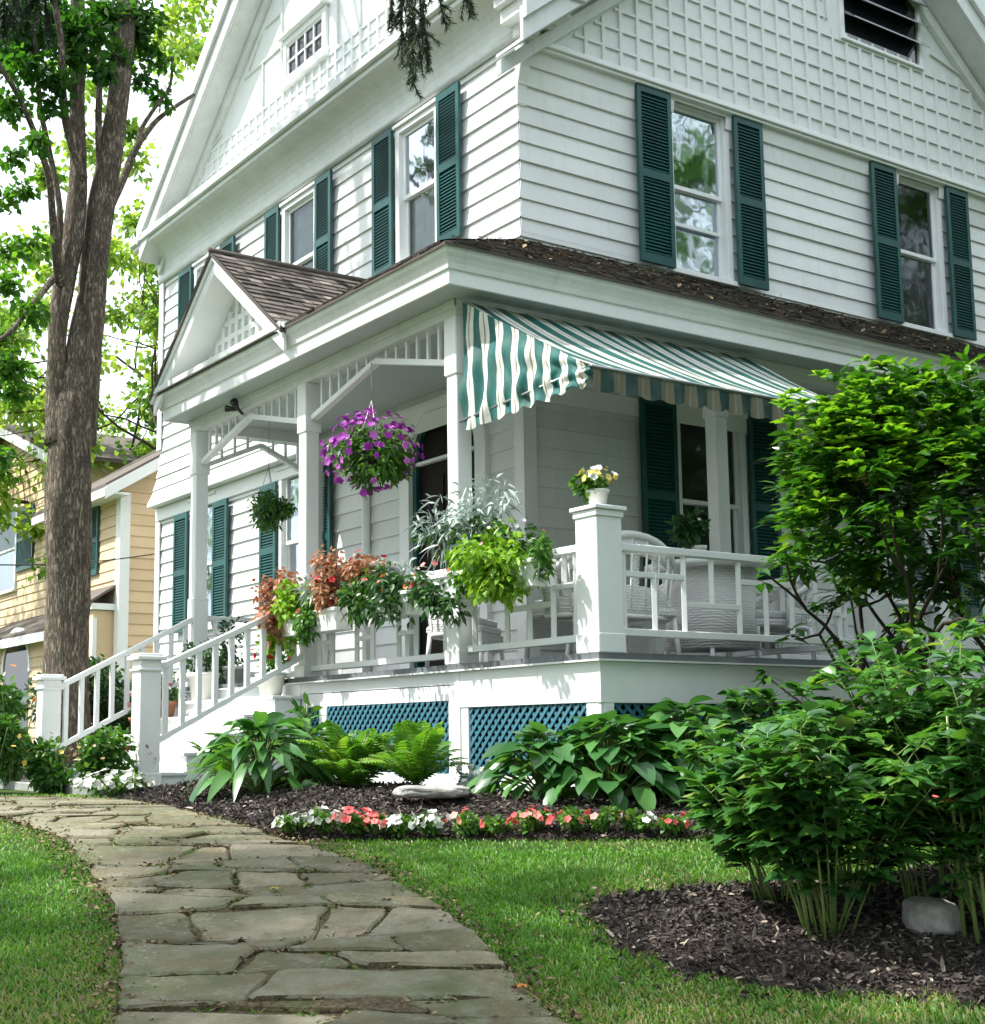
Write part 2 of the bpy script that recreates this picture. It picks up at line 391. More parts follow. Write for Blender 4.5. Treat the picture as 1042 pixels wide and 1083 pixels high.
M['coleus'] = leafmat('coppery_leaf', [(0,(.17,.06,.04)),(.3,(.34,.15,.09)),(.65,(.52,.31,.20)),(1,(.68,.57,.40))], .3, .5, .3, (1.3,1,.7))
M['sunlit'] = leafmat('sunlit_shrub_leaf', [(0,(.08,.21,.02)),(.6,(.16,.35,.03)),(1,(.30,.47,.05))], .35, .28, .6)  # sunlight put into the colour: brighter lime leaves
M['purple'] = petal('purple_petal', [(0,(.22,.015,.28)),(.6,(.44,.05,.50)),(1,(.66,.18,.68))])
M['coral'] = petal('coral_petal', [(0,(.72,.09,.10)),(.6,(.86,.19,.18)),(1,(.9,.38,.33))])
M['whitep'] = petal('white_petal', [(0,(.66,.66,.62)),(1,(.85,.85,.82))])
M['pink'] = petal('pink_petal', [(0,(.6,.12,.28)),(1,(.8,.4,.5))])
M['redp'] = petal('red_petal', [(0,(.45,.01,.02)),(1,(.72,.04,.05))])
M['orangep'] = petal('orange_petal', [(0,(.75,.18,.04)),(1,(.85,.38,.1))])
M['yellowp'] = petal('yellow_petal', [(0,(.7,.48,.06)),(1,(.8,.68,.2))])
# ================================================================ HOUSE
XF, YS = 1.75, 3.09            # front wall plane, side wall plane
YL, XB = 12.2, 11.3            # far ends of the house
ZB = -1.1
house = empty('white_house', (XF, YS, ZB), 'large white clapboard house with dark green shutters and a wraparound porch', 'house')
def FP(u, n, z): return (XF-n, u, z)      # front wall: u = Y, n = outward
def SP(u, n, z): return (u, YS-n, z)      # side wall:  u = X
def bx(mb, F, u0, u1, n0, n1, z0, z1):
    a = F(u0, n0, z0); b = F(u1, n1, z1); mb.box(a[0], b[0], a[1], b[1], a[2], b[2])
def siding(mb, F, u0, u1, z0, z1, holes=(), exp=.2, lip=.024, prof=lambda z: 0.0, uend=None):
    zb = z0; jr = random.Random(5)
    while zb < z1-.01:
        zt = min(zb+exp, z1); cuts = {zb, zt}
        for h in holes:
            for zz in (h[2], h[3]):
                if zb < zz < zt: cuts.add(zz)
        cuts = sorted(cuts)
        w = jr.uniform(-.003, .003)
        for i in range(len(cuts)-1):
            a, b = cuts[i], cuts[i+1]; m = (a+b)/2; iv = [(u0, u1)]
            for h in holes:
                if h[2] < m < h[3]:
                    new = []
                    for p, q in iv:
                        if h[1] <= p or h[0] >= q: new.append((p, q)); continue
                        if h[0] > p: new.append((p, h[0]))
                        if h[1] < q: new.append((h[1], q))
                    iv = new
            oa = lip*(1-(a-zb)/exp)+prof(a)+w; ob = lip*(1-(b-zb)/exp)+prof(b)+w
            for p, q in iv:
                n = max(1, int((q-p)/1.7)); xs = [p]+[p+(q-p)*(k+jr.uniform(-.35, .35))/n for k in range(1, n)]+[q]
                for k in range(n):
                    mb.tone = jr.random()**.6; dw = jr.uniform(-.0025, .0025); gp_ = .0018 if k else 0
                    mb.quad(F(xs[k]+gp_, oa+dw, a), F(xs[k+1], oa+dw, a), F(xs[k+1], ob+dw, b), F(xs[k]+gp_, ob+dw, b))
                if i == 0: mb.quad(F(p, prof(a)-.004, a), F(q, prof(a)-.004, a), F(q, oa, a), F(p, oa, a))
        zb = zt

# openings: (u0, u1, z0, z1)
FRONT_W = [(4.55, 5.27, 4.72, 6.27), (7.28, 8.06, 4.72, 6.27), (10.05, 10.83, 4.72, 6.27), (10.17, 10.85, 1.0, 2.75), (7.42, 8.10, 1.0, 2.75)]
SIDE_W = [(3.82, 4.60, 4.42, 6.30), (7.60, 8.38, 4.42, 6.30), (3.79, 4.68, .95, 2.80), (7.4, 8.25, .95, 2.80)]
DOOR = (3.84, 5.08, 0.0, 2.45)
flareF = lambda z: .17*max(0, min(1, (3.75-z)/.8))**2 if z >= 2.95 else 0.0
flareS = lambda z: .12*max(0, min(1, (z-5.75)/.64))**2 + (.17*max(0, min(1, (3.75-z)/.8))**2 if z >= 2.95 else 0.0)
mb = MB()
doorhole = [(DOOR[0], DOOR[1], -.1, 2.45)]
siding(mb, FP, YS-.022, YL, -.95, 2.95, FRONT_W[3:]+[(DOOR[0]-.02, DOOR[1]+.02, -.1, 3.0)])
siding(mb, FP, YS-.022, YL, 2.97, 6.44, FRONT_W[:3], prof=flareF)
mb.build('front_wall', M['siding'], house)
mb = MB()
siding(mb, SP, XF-.022, XB, -.95, 2.95, SIDE_W[2:])
siding(mb, SP, XF-.022, XB, 2.97, 6.37, SIDE_W[:2], prof=flareS)
mb.build('side_wall', M['siding'], house)
mb = MB(); mb.box(XF+.05, XB, YL-.1, YL, ZB, 7.0); mb.box(XB-.1, XB, YS+.05, YL-.1, ZB, 7.0)
mb.box(XF+.03, XB-.1, YS+.03, YL-.1, 2.99, 3.02)
mb.build('rear_wall', M['siding'], house)
mb = MB(); mb.box(XF+.035, XB-.02, YS+.035, YL-.02, ZB-.3, -.94); mb.build('foundation', M['concrete'], house)
# flare soffit, skirt edge, corner boards
mb = MB()
bx(mb, FP, YS-.17, YL, .03, .20, 2.90, 2.965); bx(mb, FP, YS-.02, YL, .026, .06, 2.70, 2.895)
bx(mb, SP, XF-.19, XB, .03, .20, 2.90, 2.965); bx(mb, SP, XF+.05, XB, .026, .06, 2.70, 2.895)
mb.build('skirt_band', M['white'], house, .006)
for F_, a0, a1, n0, n1, z0_, z1_ in ((FP, YS-.05, YS+.11, .026, .05, -.95, 2.69), (SP, XF-.024, XF+.11, .028, .054, -.95, 2.69), (FP, YL-.13, YL+.02, .026, .05, -.95, 2.69), (FP, YL-.12, YL+.02, .03, .055, 3.8, 6.44), (SP, XB-.12, XB+.02, .028, .052, -.95, 2.69)):
    mb = MB(); bx(mb, F_, a0, a1, n0, n1, z0_, z1_); mb.build('corner_board', M['white'], house, .005)
# front frieze line and cove under the gable cornice
mb = MB()
bx(mb, FP, YS-.14, YL+.02, .02, .075, 6.44, 6.53)
pts = []
for k in range(9):
    a = k/8*math.pi/2; pts.append((.03+.34*(1-math.cos(a)), 6.53+.42*math.sin(a)))
for k in range(8):
    (n0, z0), (n1, z1) = pts[k], pts[k+1]
    mb.quad(FP(YS-.25, n0, z0), FP(YL+.1, n0, z0), FP(YL+.1, n1, z1), FP(YS-.25, n1, z1))
mb.sm = [True]*len(mb.sm)
mb.prism([FP(YL+.1, n, z) for n, z in pts]+[FP(YL+.1, -.02, 6.95)], (0, .02, 0))
mb.prism([FP(YS-.25, n, z) for n, z in pts]+[FP(YS-.25, -.02, 6.95)], (0, -.02, 0))
mb.build('cove_frieze', M['oldwhite'], house)
mb = MB()
for n, z0, z1 in ((.40, 6.95, 7.02), (.46, 7.02, 7.13), (.40, 7.13, 7.17), (.33, 7.17, 7.22), (.25, 7.22, 7.27)):
    bx(mb, FP, YS-.42, YL+.10+n*.4, -.02, n, z0, z1)
mb.build('gable_cornice', M['oldwhite'], house, .008)
# curved corner bracket where the side wall flares out
mb = MB()
pr = [(.02, 5.75), (.03, 5.95), (.08, 6.15), (.17, 6.32), (.27, 6.44), (.27, 6.53), (-.02, 6.53), (-.02, 5.75)]
mb.prism([(XF-.03, YS-n, z) for n, z in pr], (.12, 0, 0))
mb.prism([(XF-.03, YS-n, z) for n, z in [(.30, 6.53), (.33, 6.75), (-.02, 6.75), (-.02, 6.53)]], (.3, 0, 0))
mb.build('corner_bracket', M['white'], house, .008)

# ------------------------------------------------ front gable (faces -X): centre Y 7.5
GC, GA, SL = 7.45, 10.95, .80                      # centre, roof apex height, slope
def grake(y): return GA-SL*abs(y-GC)
mb = MB()                                          # flush boarding of the gable
mb.prism([(XF-.02, YS-.1, 7.2), (XF-.02, YL+.1, 7.2), (XF-.02, GC, GA-.2)], (.05, 0, 0))
fg = mb.build('front_gable', M['white'], house)
mb = MB(); XG = XF-.02
zr = [7.42, 7.60, 7.78, 7.94]
for z in zr:
    hw = (GA-.62-z)/SL
    if hw > 0: mb.box(XG-.022, XG, max(GC-hw, YS), min(GC+hw, YL-.05), z-.016, z+.016)
y = GC-4.3
while y < GC+4.3:
    zt = min(7.95, GA-.62-SL*abs(y-GC))
    if zt > 7.32: mb.box(XG-.026, XG, y-.017, y+.017, 7.27, zt)
    y += .2
mb.build('gable_lattice', M['white'], fg)
mb = MB()                                          # thin panel trim above the lattice
def strip(p, q, w=.035):
    mb = MB(); mb.bar((XG-.012, *p), (XG-.012, *q), .024, w, up=(1,0,0)); mb.build('panel_trim', M['oldwhite'], fg)
for sg in (-1, 1):
    a = GC+sg*2.95; strip((a, 8.0), (GC+sg*1.0, 8.0+1.95*SL)); strip((a, 8.0), (GC+sg*2.6, 8.08))
    strip((GC+sg*.75, 8.0), (GC+sg*.75, 9.6)); strip((GC+sg*.75, 8.62), (GC+sg*1.9, 8.62)); strip((GC+sg*.75, 9.1), (GC+sg*1.25, 9.1))
    strip((GC+sg*1.3, 7.98), (GC+sg*1.3, 8.6)); strip((GC+sg*1.75, 8.7), (GC+sg*1.35, 9.05))
# rake: soffit + bargeboard + crown, roof slabs
mb = MB()
for sg in (-1, 1):
    y0 = GC+sg*4.72; z0 = GA-SL*4.72
    n = (sg*SL, 1.0)
    def off(y, d): return (y, GA-SL*abs(y-GC)-d)
    pa, pb = off(y0, .10), off(GC, .10)
    mb.prism([(XF-.42, *off(y0, .08)), (XF-.42, *off(GC, .08)), (XF-.42, *off(GC, .52)), (XF-.42, *off(y0, .45))], (.05, 0, 0))
    mb.prism([(XF-.47, *off(y0, -.09)), (XF-.47, *off(GC, -.09)), (XF-.47, *off(GC, .20)), (XF-.47, *off(y0, .20))], (.05, 0, 0))
    mb.prism([(XF-.37, *off(y0, .40)), (XF-.37, *off(GC, .46)), (XF-.37, *off(GC, .52)), (XF-.37, *off(y0, .45))], (.37, 0, 0))
    mb.prism([(XF-.10, *off(y0, .46)), (XF-.10, *off(GC, .53)), (XF-.10, *off(GC, .68)), (XF-.10, *off(y0, .60))], (.09, 0, 0))
mb.build('gable_rake', M['oldwhite'], fg, .006)
# ------------------------------------------------ side gable (faces -Y): centre X 6.4
HC, HA = 6.42, 10.55
mb = MB(); YG = YS-.14
mb.prism([(XF-.1, YG, 6.43), (HC*2-XF+.1, YG, 6.43), (HC*2-XF+.1, YG, 6.6), (HC, YG, HA-.25), (XF-.1, YG, 6.6)], (0, .09, 0))
sgab = mb.build('side_gable', M['siding'], house)
mb = MB()
bx(mb, SP, XF+.08, XB, .06, .19, 6.37, 6.43); bx(mb, SP, XF+.08, XB, .06, .16, 6.335, 6.37)
mb.build('drip_moulding', M['white'], house, .006)
mb = MB()
GW = (6.62, 8.03, 7.86, 9.2)
def rk(x): return 9.86-SL*abs(x-HC)
z = 6.62
while z < 9.6:
    hw = (9.86-z)/SL
    segs = [(HC-hw, HC+hw)]
    if z > 7.86: segs = [(HC-hw, min(GW[0]-.35, HC+hw))] if z < 8.7 else []
    for p, q in segs:
        if q > p: mb.box(max(p, XF), q, YG-.024, YG, z-.014, z+.014)
    z += .225
x = HC-3.9
while x < HC+3.9:
    zt = rk(x)
    if x > GW[0]-.4: zt = min(zt, 7.86)
    else: zt = min(zt, 8.62)
    if zt > 6.46: mb.box(x-.02, x+.02, YG-.028, YG, 6.43, zt)
    x += .243
mb.build('gable_lattice', M['siding'], sgab)
mb = MB()
def strip2(p, q, w=.04):
    mb = MB(); mb.bar((p[0], YG-.014, p[1]), (q[0], YG-.014, q[1]), .028, w, up=(0,1,0)); mb.build('panel_trim', M['siding'], sgab)
strip2((GW[0]-.3, 7.95), (GW[0]-.3, 9.2)); strip2((GW[1]+.25, 8.05), (9.0, 7.9)); strip2((8.75, 8.25), (8.3, 8.72)); strip2((9.05, 8.05), (8.75, 8.28)); strip2((GW[1]+.15, 8.6), (8.5, 8.55))
strip2((GW[0]-.3, 8.3), (GW[0]-.7, 8.3)); strip2((8.75, 8.25), (9.3, 7.80))
mb = MB()
for sg in (-1, 1):
    def off(d, dd): x = HC+sg*d; return x, HA-SL*d-dd
    E = 5.05
    def P(Y, d, dd): x, z = off(d, dd); return (x, Y, z)
    mb.prism([P(YS-.58, E, .06), P(YS-.58, 0, .06), P(YS-.58, 0, .50), P(YS-.58, E, .42)], (0, .05, 0))
    mb.prism([P(YS-.64, E, -.09), P(YS-.64, 0, -.09), P(YS-.64, 0, .20), P(YS-.64, E, .20)], (0, .055, 0))
    mb.prism([P(YS-.53, E, .38), P(YS-.53, 0, .44), P(YS-.53, 0, .50), P(YS-.53, E, .42)], (0, .40, 0))
    mb.prism([P(YS-.22, E, .46), P(YS-.22, 0, .52), P(YS-.22, 0, .70), P(YS-.22, E, .62)], (0, .08, 0))
# cornice return block at the near corner
mb.box(XF-.30, XF+.40, YS-.62, YS+.0, 6.70, 6.80); mb.box(XF-.36, XF+.46, YS-.68, YS+.0, 6.80, 6.95); mb.box(XF-.22, XF+.30, YS-.50, YS, 6.55, 6.70)
mb.build('gable_rake', M['oldwhite'], sgab, .006)
# main roofs
mb = MB()
def slab(a, b, c, d, t=.07):
    mb.prism([a, b, c, d], (0, 0, t))
e = 5.15
def zf(y): return GA-SL*abs(y-GC)
def zs_(x): return HA-SL*abs(x-HC)
xv = lambda y: y-GC+HC+(GA-HA)/SL            # valley between the two roofs
yv = GC-(GA-HA)/SL
e = 4.74
slab((XF-.43, GC+e, zf(GC+e)), (XB+.3, GC+e, zf(GC+e)), (XB+.3, GC, GA), (XF-.43, GC, GA))
mb.prism([(XF-.43, GC-e, zf(GC-e)), (xv(GC-e), GC-e, zf(GC-e)), (HC, yv, HA), (XB+.3, yv, HA), (XB+.3, GC, GA), (XF-.43, GC, GA)], (0, 0, .07))
e = 5.0; ys_ = YS-.585; xe = HC-e
mb.prism([(xe, ys_, zs_(xe)), (xv(ys_), ys_, zs_(xv(ys_))), (HC, ys_, HA)], (0, 0, .07))
mb.prism([(xv(ys_), ys_, zs_(xv(ys_))), (HC, yv, HA), (HC, ys_, HA)], (0, 0, .07))
slab((HC+e, ys_, zs_(HC+e)), (HC+e, GC, zs_(HC+e)), (HC, GC, HA), (HC, ys_, HA))
mb.build('roof', M['shingle'], house)

# ------------------------------------------------ windows and shutters
def window(F, o, kind='2', lite=(1, 1), pane=M['glass'], cover=None, cov_z=None, colframe=M['white'], cas=.085, extra_rail=None, parent=None):
    parent = parent or house
    u0, u1, z0, z1 = o
    w = MB()
    bx(w, F, u0-cas, u0, -.10, .055, z0-.02, z1+cas); bx(w, F, u1, u1+cas, -.10, .055, z0-.02, z1+cas)
    bx(w, F, u0, u1, -.10, .053, z1, z1+cas); bx(w, F, u0-cas-.04, u1+cas+.04, -.10, .10, z0-.075, z0-.02)
    bx(w, F, u0-cas-.03, u1+cas+.03, .057, .085, z1+cas-.02, z1+cas+.022)
    win = w.build('window', colframe, parent, .004)
    s = MB(); zm = (z0+z1)/2; t = .045
    for (a, b, n0, n1) in ((zm-.02, z1, -.035, .0), (z0, zm+.02, -.075, -.037)):
        bx(s, F, u0, u0+t, n0, n1, a, b); bx(s, F, u1-t, u1, n0, n1, a, b)
        bx(s, F, u0+t, u1-t, n0, n1, b-t, b); bx(s, F, u0+t, u1-t, n0, n1, a, a+t)
    if extra_rail:
        bx(s, F, u0+t, u1-t, -.03, -.005, extra_rail-.018, extra_rail+.018)
    for k in range(1, lite[0]):
        uu = u0+(u1-u0)*k/lite[0]; bx(s, F, uu-.011, uu+.011, -.073, -.01, z0+t, z1-t)
    for k in range(1, lite[1]):
        zz = z0+(z1-z0)*k/lite[1]; bx(s, F, u0+t, u1-t, -.072, -.012, zz-.011, zz+.011)
    s.build('sash', colframe, win)
    g = MB()
    g.quad(F(u0+t, -.018, zm+.02), F(u1-t, -.018, zm+.02), F(u1-t, -.018, z1-t), F(u0+t, -.018, z1-t))
    g.quad(F(u0+t, -.056, z0+t), F(u1-t, -.056, z0+t), F(u1-t, -.056, zm-.02), F(u0+t, -.056, zm-.02))
    g.build('pane', pane, win)
    if cover is not None:
        c = MB(); a, b = cov_z if cov_z else (z0, z1); n = 24
        for k in range(n):
            ua = u0+(u1-u0)*k/n; ub = u0+(u1-u0)*(k+1)/n
            na = -.095+.010*math.sin(k*1.9); nb = -.095+.010*math.sin((k+1)*1.9)
            c.quad(F(ua, na, a), F(ub, nb, a), F(ub, nb, b), F(ua, na, b))
        c.sm = [True]*len(c.sm)
        c.build('curtain', cover, win)
    return win
def shutter(F, u0, u1, z0, z1, n0=.062, name='shutter', parent=None, solid_low=False):
    s = MB(); t = .055; n1 = n0+.036; zm = z0+(z1-z0)*.5
    bx(s, F, u0, u0+t, n0, n1, z0, z1); bx(s, F, u1-t, u1, n0, n1, z0, z1)
    for a, b in ((z0, z0+.10), (zm-.045, zm+.045), (z1-.08, z1)): bx(s, F, u0+t, u1-t, n0, n1, a, b)
    for a, b in ((z0+.10, zm-.045), (zm+.045, z1-.08)):
        z = a+.012
        while z < b-.02:
            p = [F(u0+t, n0+.004, z+.03), F(u1-t, n0+.004, z+.03), F(u1-t, n1-.006, z), F(u0+t, n1-.006, z)]
            q = [F(u0+t, n0+.004, z+.037), F(u1-t, n0+.004, z+.037), F(u1-t, n1-.006, z+.007), F(u0+t, n1-.006, z+.007)]
            s.add(p+q, [(0,1,2,3),(7,6,5,4),(0,4,5,1),(1,5,6,2),(2,6,7,3),(3,7,4,0)])
            z += .038
    bx(s, F, u0+t, u1-t, n0+.001, n0+.006, z0+.05, z1-.05)
    return s.build(name, M['green'], parent or house)
F1, F2, F3, F4, F5 = FRONT_W
window(FP, F1, cover=M['curtain'], cov_z=(F1[2], F1[3])); shutter(FP, 5.37, 5.80, 4.66, 6.37); shutter(FP, 4.02, 4.45, 4.66, 6.37)
window(FP, F2, cover=M['curtain']); shutter(FP, 8.16, 8.56, 4.66, 6.37); shutter(FP, 6.78, 7.18, 4.66, 6.37)
window(FP, F3, cover=M['blind']); shutter(FP, 10.93, 11.4, 4.66, 6.37); shutter(FP, 9.5, 9.95, 4.66, 6.37)
window(FP, F4, cover=M['curtain']); shutter(FP, 10.95, 11.42, .95, 2.68); shutter(FP, 9.63, 10.08, .95, 2.68)
window(FP, F5, cover=M['curtain']); shutter(FP, 8.19, 8.64, .95, 2.68); shutter(FP, 6.78, 7.33, .95, 2.68)
S1, S2, S3, S4 = SIDE_W
window(SP, S1, cover=M['blind'], cov_z=(S1[2]+1.3, S1[3]), extra_rail=S1[2]+.52); shutter(SP, 3.24, 3.73, 4.37, 6.34, .10); shutter(SP, 4.69, 5.15, 4.37, 6.34, .10)
window(SP, S2); shutter(SP, 7.03, 7.50, 4.37, 6.34, .10); shutter(SP, 8.48, 8.92, 4.37, 6.34, .10)
window(SP, S3); shutter(SP, 3.20, 3.70, .85, 2.92); shutter(SP, 4.78, 5.22, .85, 2.92)
window(SP, S4); shutter(SP, 6.9, 7.3, .85, 2.92); shutter(SP, 8.35, 8.75, .85, 2.92)
# small attic window of the front gable: four by two panes
aw = (7.05, 8.02, 8.06, 8.54)
w = MB(); A_ = lambda u, n, z: (XG-n, u, z)
for (a, b, c, d) in ((aw[0]-.09, aw[0], aw[2]-.09, aw[3]+.09), (aw[1], aw[1]+.09, aw[2]-.09, aw[3]+.09)): bx(w, A_, a, b, 0, .05, c, d)
bx(w, A_, aw[0], aw[1], 0, .05, aw[3], aw[3]+.09); bx(w, A_, aw[0]-.12, aw[1]+.12, 0, .08, aw[2]-.13, aw[2]-.0)
bx(w, A_, aw[0]-.13, aw[1]+.13, .0, .12, aw[3]+.09, aw[3]+.13)
awin = w.build('window', M['white'], fg, .004)
# (muntins and panes belong to the same attic window)
w = MB()
for k in range(5):
    u = aw[0]+.02+(aw[1]-aw[0]-.04)*k/4; bx(w, A_, u-.014, u+.014, .008, .03, aw[2], aw[3])
for z in (aw[2]+.015, (aw[2]+aw[3])/2, aw[3]-.015): bx(w, A_, aw[0]+.034, aw[1]-.034, .006, .028, z-.014, z+.014)
w.build('muntin', M['white'], fg)
w = MB(); w.quad(A_(aw[0], .004, aw[2]), A_(aw[1], .004, aw[2]), A_(aw[1], .004, aw[3]), A_(aw[0], .004, aw[3]))
tdark = NT('dark_attic_glass'); tdark.bsdf((.012,.016,.02), .05, None, .8); M['dglass'] = tdark.m
w.build('pane', M['dglass'], fg)
# gable window of the side: dark, with tilted storm louvres held out from the wall
A2 = lambda u, n, z: (u, YG-n, z)
w = MB(); g0, g1, h0, h1 = GW
bx(w, A2, g0-.07, g0, 0, .04, h0-.06, h1+.1); bx(w, A2, g1, g1+.07, 0, .04, h0-.06, h1+.1); bx(w, A2, g0, g1, 0, .04, h1, h1+.1); bx(w, A2, g0-.07, g1+.07, 0, .06, h0-.10, h0-.06)
w.build('window', M['white'], sgab, .004)
w = MB(); w.quad(A2(g0, .006, h0-.06), A2(g1, .006, h0-.06), A2(g1, .006, h1), A2(g0, .006, h1))
w.build('pane', M['dglass'], sgab)
w = MB(); w2 = MB()
for k in range(5):
    z = h0+.16+k*.27
    w.prism([A2(g0+.02, .03, z+.13), A2(g1+.02, .03, z+.13), A2(g1+.02, .16, z), A2(g0+.02, .16, z)], (0, 0, .006))
    w2.bar(A2(g0+.02, .16, z), A2(g1+.05, .16, z), .012, .014); w2.bar(A2(g0+.02, .03, z+.13), A2(g0+.02, .165, z-.005), .014, .012); w2.bar(A2(g1+.04, .03, z+.13), A2(g1+.04, .165, z-.005), .014, .012)
tl = NT('grey_louvre_glass'); tl.bsdf((.06,.065,.075), .12, None, .7); w.build('storm_louvre', tl.m, sgab); w2.build('louvre_edge', M['metal'], sgab)

# ------------------------------------------------ arched front door
dm = MB(); cy, r, zs = 4.46, .62, 2.36
def arch(r0, z0, n=18): return [(cy+r0*math.cos(math.pi*k/n), zs+r0*math.sin(math.pi*k/n)) for k in range(n+1)]
def archband(mb, r0, r1, x0, x1, zlow):
    A0 = [(cy+r0, zlow)]+arch(r0, zs)+[(cy-r0, zlow)]; A1 = [(cy+r1, zlow)]+arch(r1, zs)+[(cy-r1, zlow)]
    for k in range(len(A0)-1):
        q = [A0[k], A0[k+1], A1[k+1], A1[k]]
        mb.prism([(x0, *p) for p in q], (x1-x0, 0, 0))
archband(dm, r, r+.19, XF-.075, XF+.10, 0.0)
# siding infill above the spring line, outside the arch
Aq = arch(r+.02, zs)
for k in range(len(Aq)-1):
    a, b = Aq[k], Aq[k+1]; dm.quad((XF-.012, *a), (XF-.012, *b), (XF-.012, b[0], 3.0), (XF-.012, a[0], 3.0))
door = dm.build('front_door', M['white'], house, .004)
dm = MB(); archband(dm, r-.07, r-.002, XF-.02, XF+.06, 0.0); dm.build('door_frame', M['green'], door)
dm = MB(); dm.box(XF-.03, XF+.05, cy-r+.07, cy+r-.07, zs-.01, zs+.025); dm.build('transom_bar', M['white'], door)
dm = MB(); dm.prism([(XF+.03, cy+r-.06, .02), *[(XF+.03, *p) for p in arch(r-.06, zs)], (XF+.03, cy-r+.06, .02)], (.02, 0, 0)); dm.build('door_leaf', M['door'], door)
dm = MB()
for yy in (4.24, 4.68): 
    dm.box(XF+.018, XF+.03, yy-.14, yy+.14, .25, .95); dm.box(XF+.018, XF+.03, yy-.14, yy+.14, 1.1, 2.2)
dm.build('door_panel', M['door'], door)
dm = MB(); dm.tube([(XF+.03, 4.1, 1.0), (XF-.03, 4.1, 1.0)], .025, 10); dm.build('handle', M['metal'], door)
dm = MB(); dm.tube([(XF-.06, 6.0, .0), (XF-.06, 6.0, 3.0)], .05, 10); dm.build('downpipe', M['white'], house)
# ================================================================ PORCH (part of the house)
ZC = 3.06; PL = 7.12      # ceiling height, left end of the porch
mb = MB()
def boards(x0, x1, y0, y1, along='x'):
    if along == 'x':
        y = y0
        while y < y1-.01: mb.box(x0, x1, y+.002, min(y+.1, y1)-.002, -.045, 0); y += .1
    else:
        x = x0
        while x < x1-.01: mb.box(x+.002, min(x+.1, x1)-.002, y0, y1, -.045, 0); x += .1
boards(-.03, XF, 1.73, PL); boards(-.03, 3.22, -.03, 1.73, 'x'); boards(XF, XB, 1.70, YS-.03, 'x') if False else None
mb.box(XF+.002, 3.3, 1.733, YS-.03, -.045, 0); mb.box(3.3, XB, 1.70, YS-.03, -.045, 0)
mb.build('deck_floor', M['floor'], house)
mb = MB(); mb.box(-.06, XF, YS-.03, PL+.06, -.06, -.047); mb.box(-.06, 3.25, -.06, YS-.03, -.06, -.047); mb.build('deck_nosing', M['oldwhite'], house)
# skirting boards
mb = MB()
mb.box(0.0, .03, 1.80, 4.42, -.16, -.06); mb.box(.006, .03, 1.80, 4.42, -.29, -.165)
mb.box(-.008, .03, .0, 1.72, -.35, -.06); mb.box(-.012, .02, 1.72, 1.80, -.95, -.06)
mb.box(.03, 3.2, -.008, .03, -.355, -.06); mb.box(3.2, 3.23, 0, 1.7, -.355, -.06)
for y0, y1 in ((1.80, 1.90), (3.92, 4.06), (4.30, 4.42), (.0, .16), (1.62, 1.72)): mb.box(.0, .03, y0, y1, -.95, -.29 if y0 > 1.75 else -.35)
mb.box(.002, .028, .0, 4.42, -.99, -.88)
mb.box(.03, .12, -.006, .024, -.95, -.355); mb.box(1.5, 1.58, -.006, .024, -.95, -.355); mb.box(3.1, 3.2, -.006, .024, -.95, -.355)
mb.build('skirting', M['white'], house, .004)
mb = MB(); mb.box(0, .03, 6.95, PL, -1.05, -.06); mb.box(.03, XF, PL-.02, PL, -1.05, -.06); mb.build('skirting', M['white'], house, .004)
mb = MB(); mb.box(3.3, XB, 1.69, 1.72, -.36, -.06); mb.build('skirting', M['white'], house, .004)
mb = MB(); mb.box(-.01, .034, -.012, .033, -.35, -.06); mb.build('skirting_corner', M['white'], house)
def lattice(name, F, u0, u1, z0, z1):
    m = MB(); sp = .088; w = .026
    H = z1-z0; k = u0-H
    while k < u1:
        for sg, n in ((1, .0), (-1, .008)):
            a, b = k, k+H; za, zb = (z0, z1) if sg == 1 else (z1, z0)
            lo, hi = max(a, u0), min(b, u1)
            if hi-lo > .01:
                fa = za+(zb-za)*(lo-a)/H; fb = za+(zb-za)*(hi-a)/H
                p = Vector(F(lo, n, fa)); q = Vector(F(hi, n, fb)); nn = Vector(F(0, 1, 0))-Vector(F(0, 0, 0))
                m.bar(p, q, w, .007, up=nn)
        k += sp
    return m.build(name, M['lattice'], house)
LF = lambda u, n, z: (.02-n, u, z); LS = lambda u, n, z: (u, .02-n, z)
lattice('lattice_panel', LF, .16, 1.62, -.88, -.35); lattice('lattice_panel', LF, 1.90, 3.92, -.88, -.29); lattice('lattice_panel', LF, 4.06, 4.30, -.88, -.29)
lattice('lattice_panel', LS, .12, 1.5, -.95, -.355); lattice('lattice_panel', LS, 1.58, 3.1, -.95, -.355)
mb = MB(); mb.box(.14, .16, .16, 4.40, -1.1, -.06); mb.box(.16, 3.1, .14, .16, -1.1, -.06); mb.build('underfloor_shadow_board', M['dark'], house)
# posts
def post(x, y, z0=0, z1=2.92, name='porch_post'):
    m = MB(); a = .075
    m.box(x-a, x+a, y-a, y+a, z0, z1)
    for (p, q) in ((z0, z0+1.0), (2.42, z1)): m.box(x-.09, x+.09, y-.09, y+.09, p, q)
    m.box(x-.105, x+.105, y-.105, y+.105, z0, z0+.12)
    return m.build(name, M['white'], house, .008)
for x, y in ((.085, 1.82), (.085, 4.43), (.085, 7.03), (3.08, 1.82), (6.3, 1.82)): post(x, y)
post(1.62, 7.03)
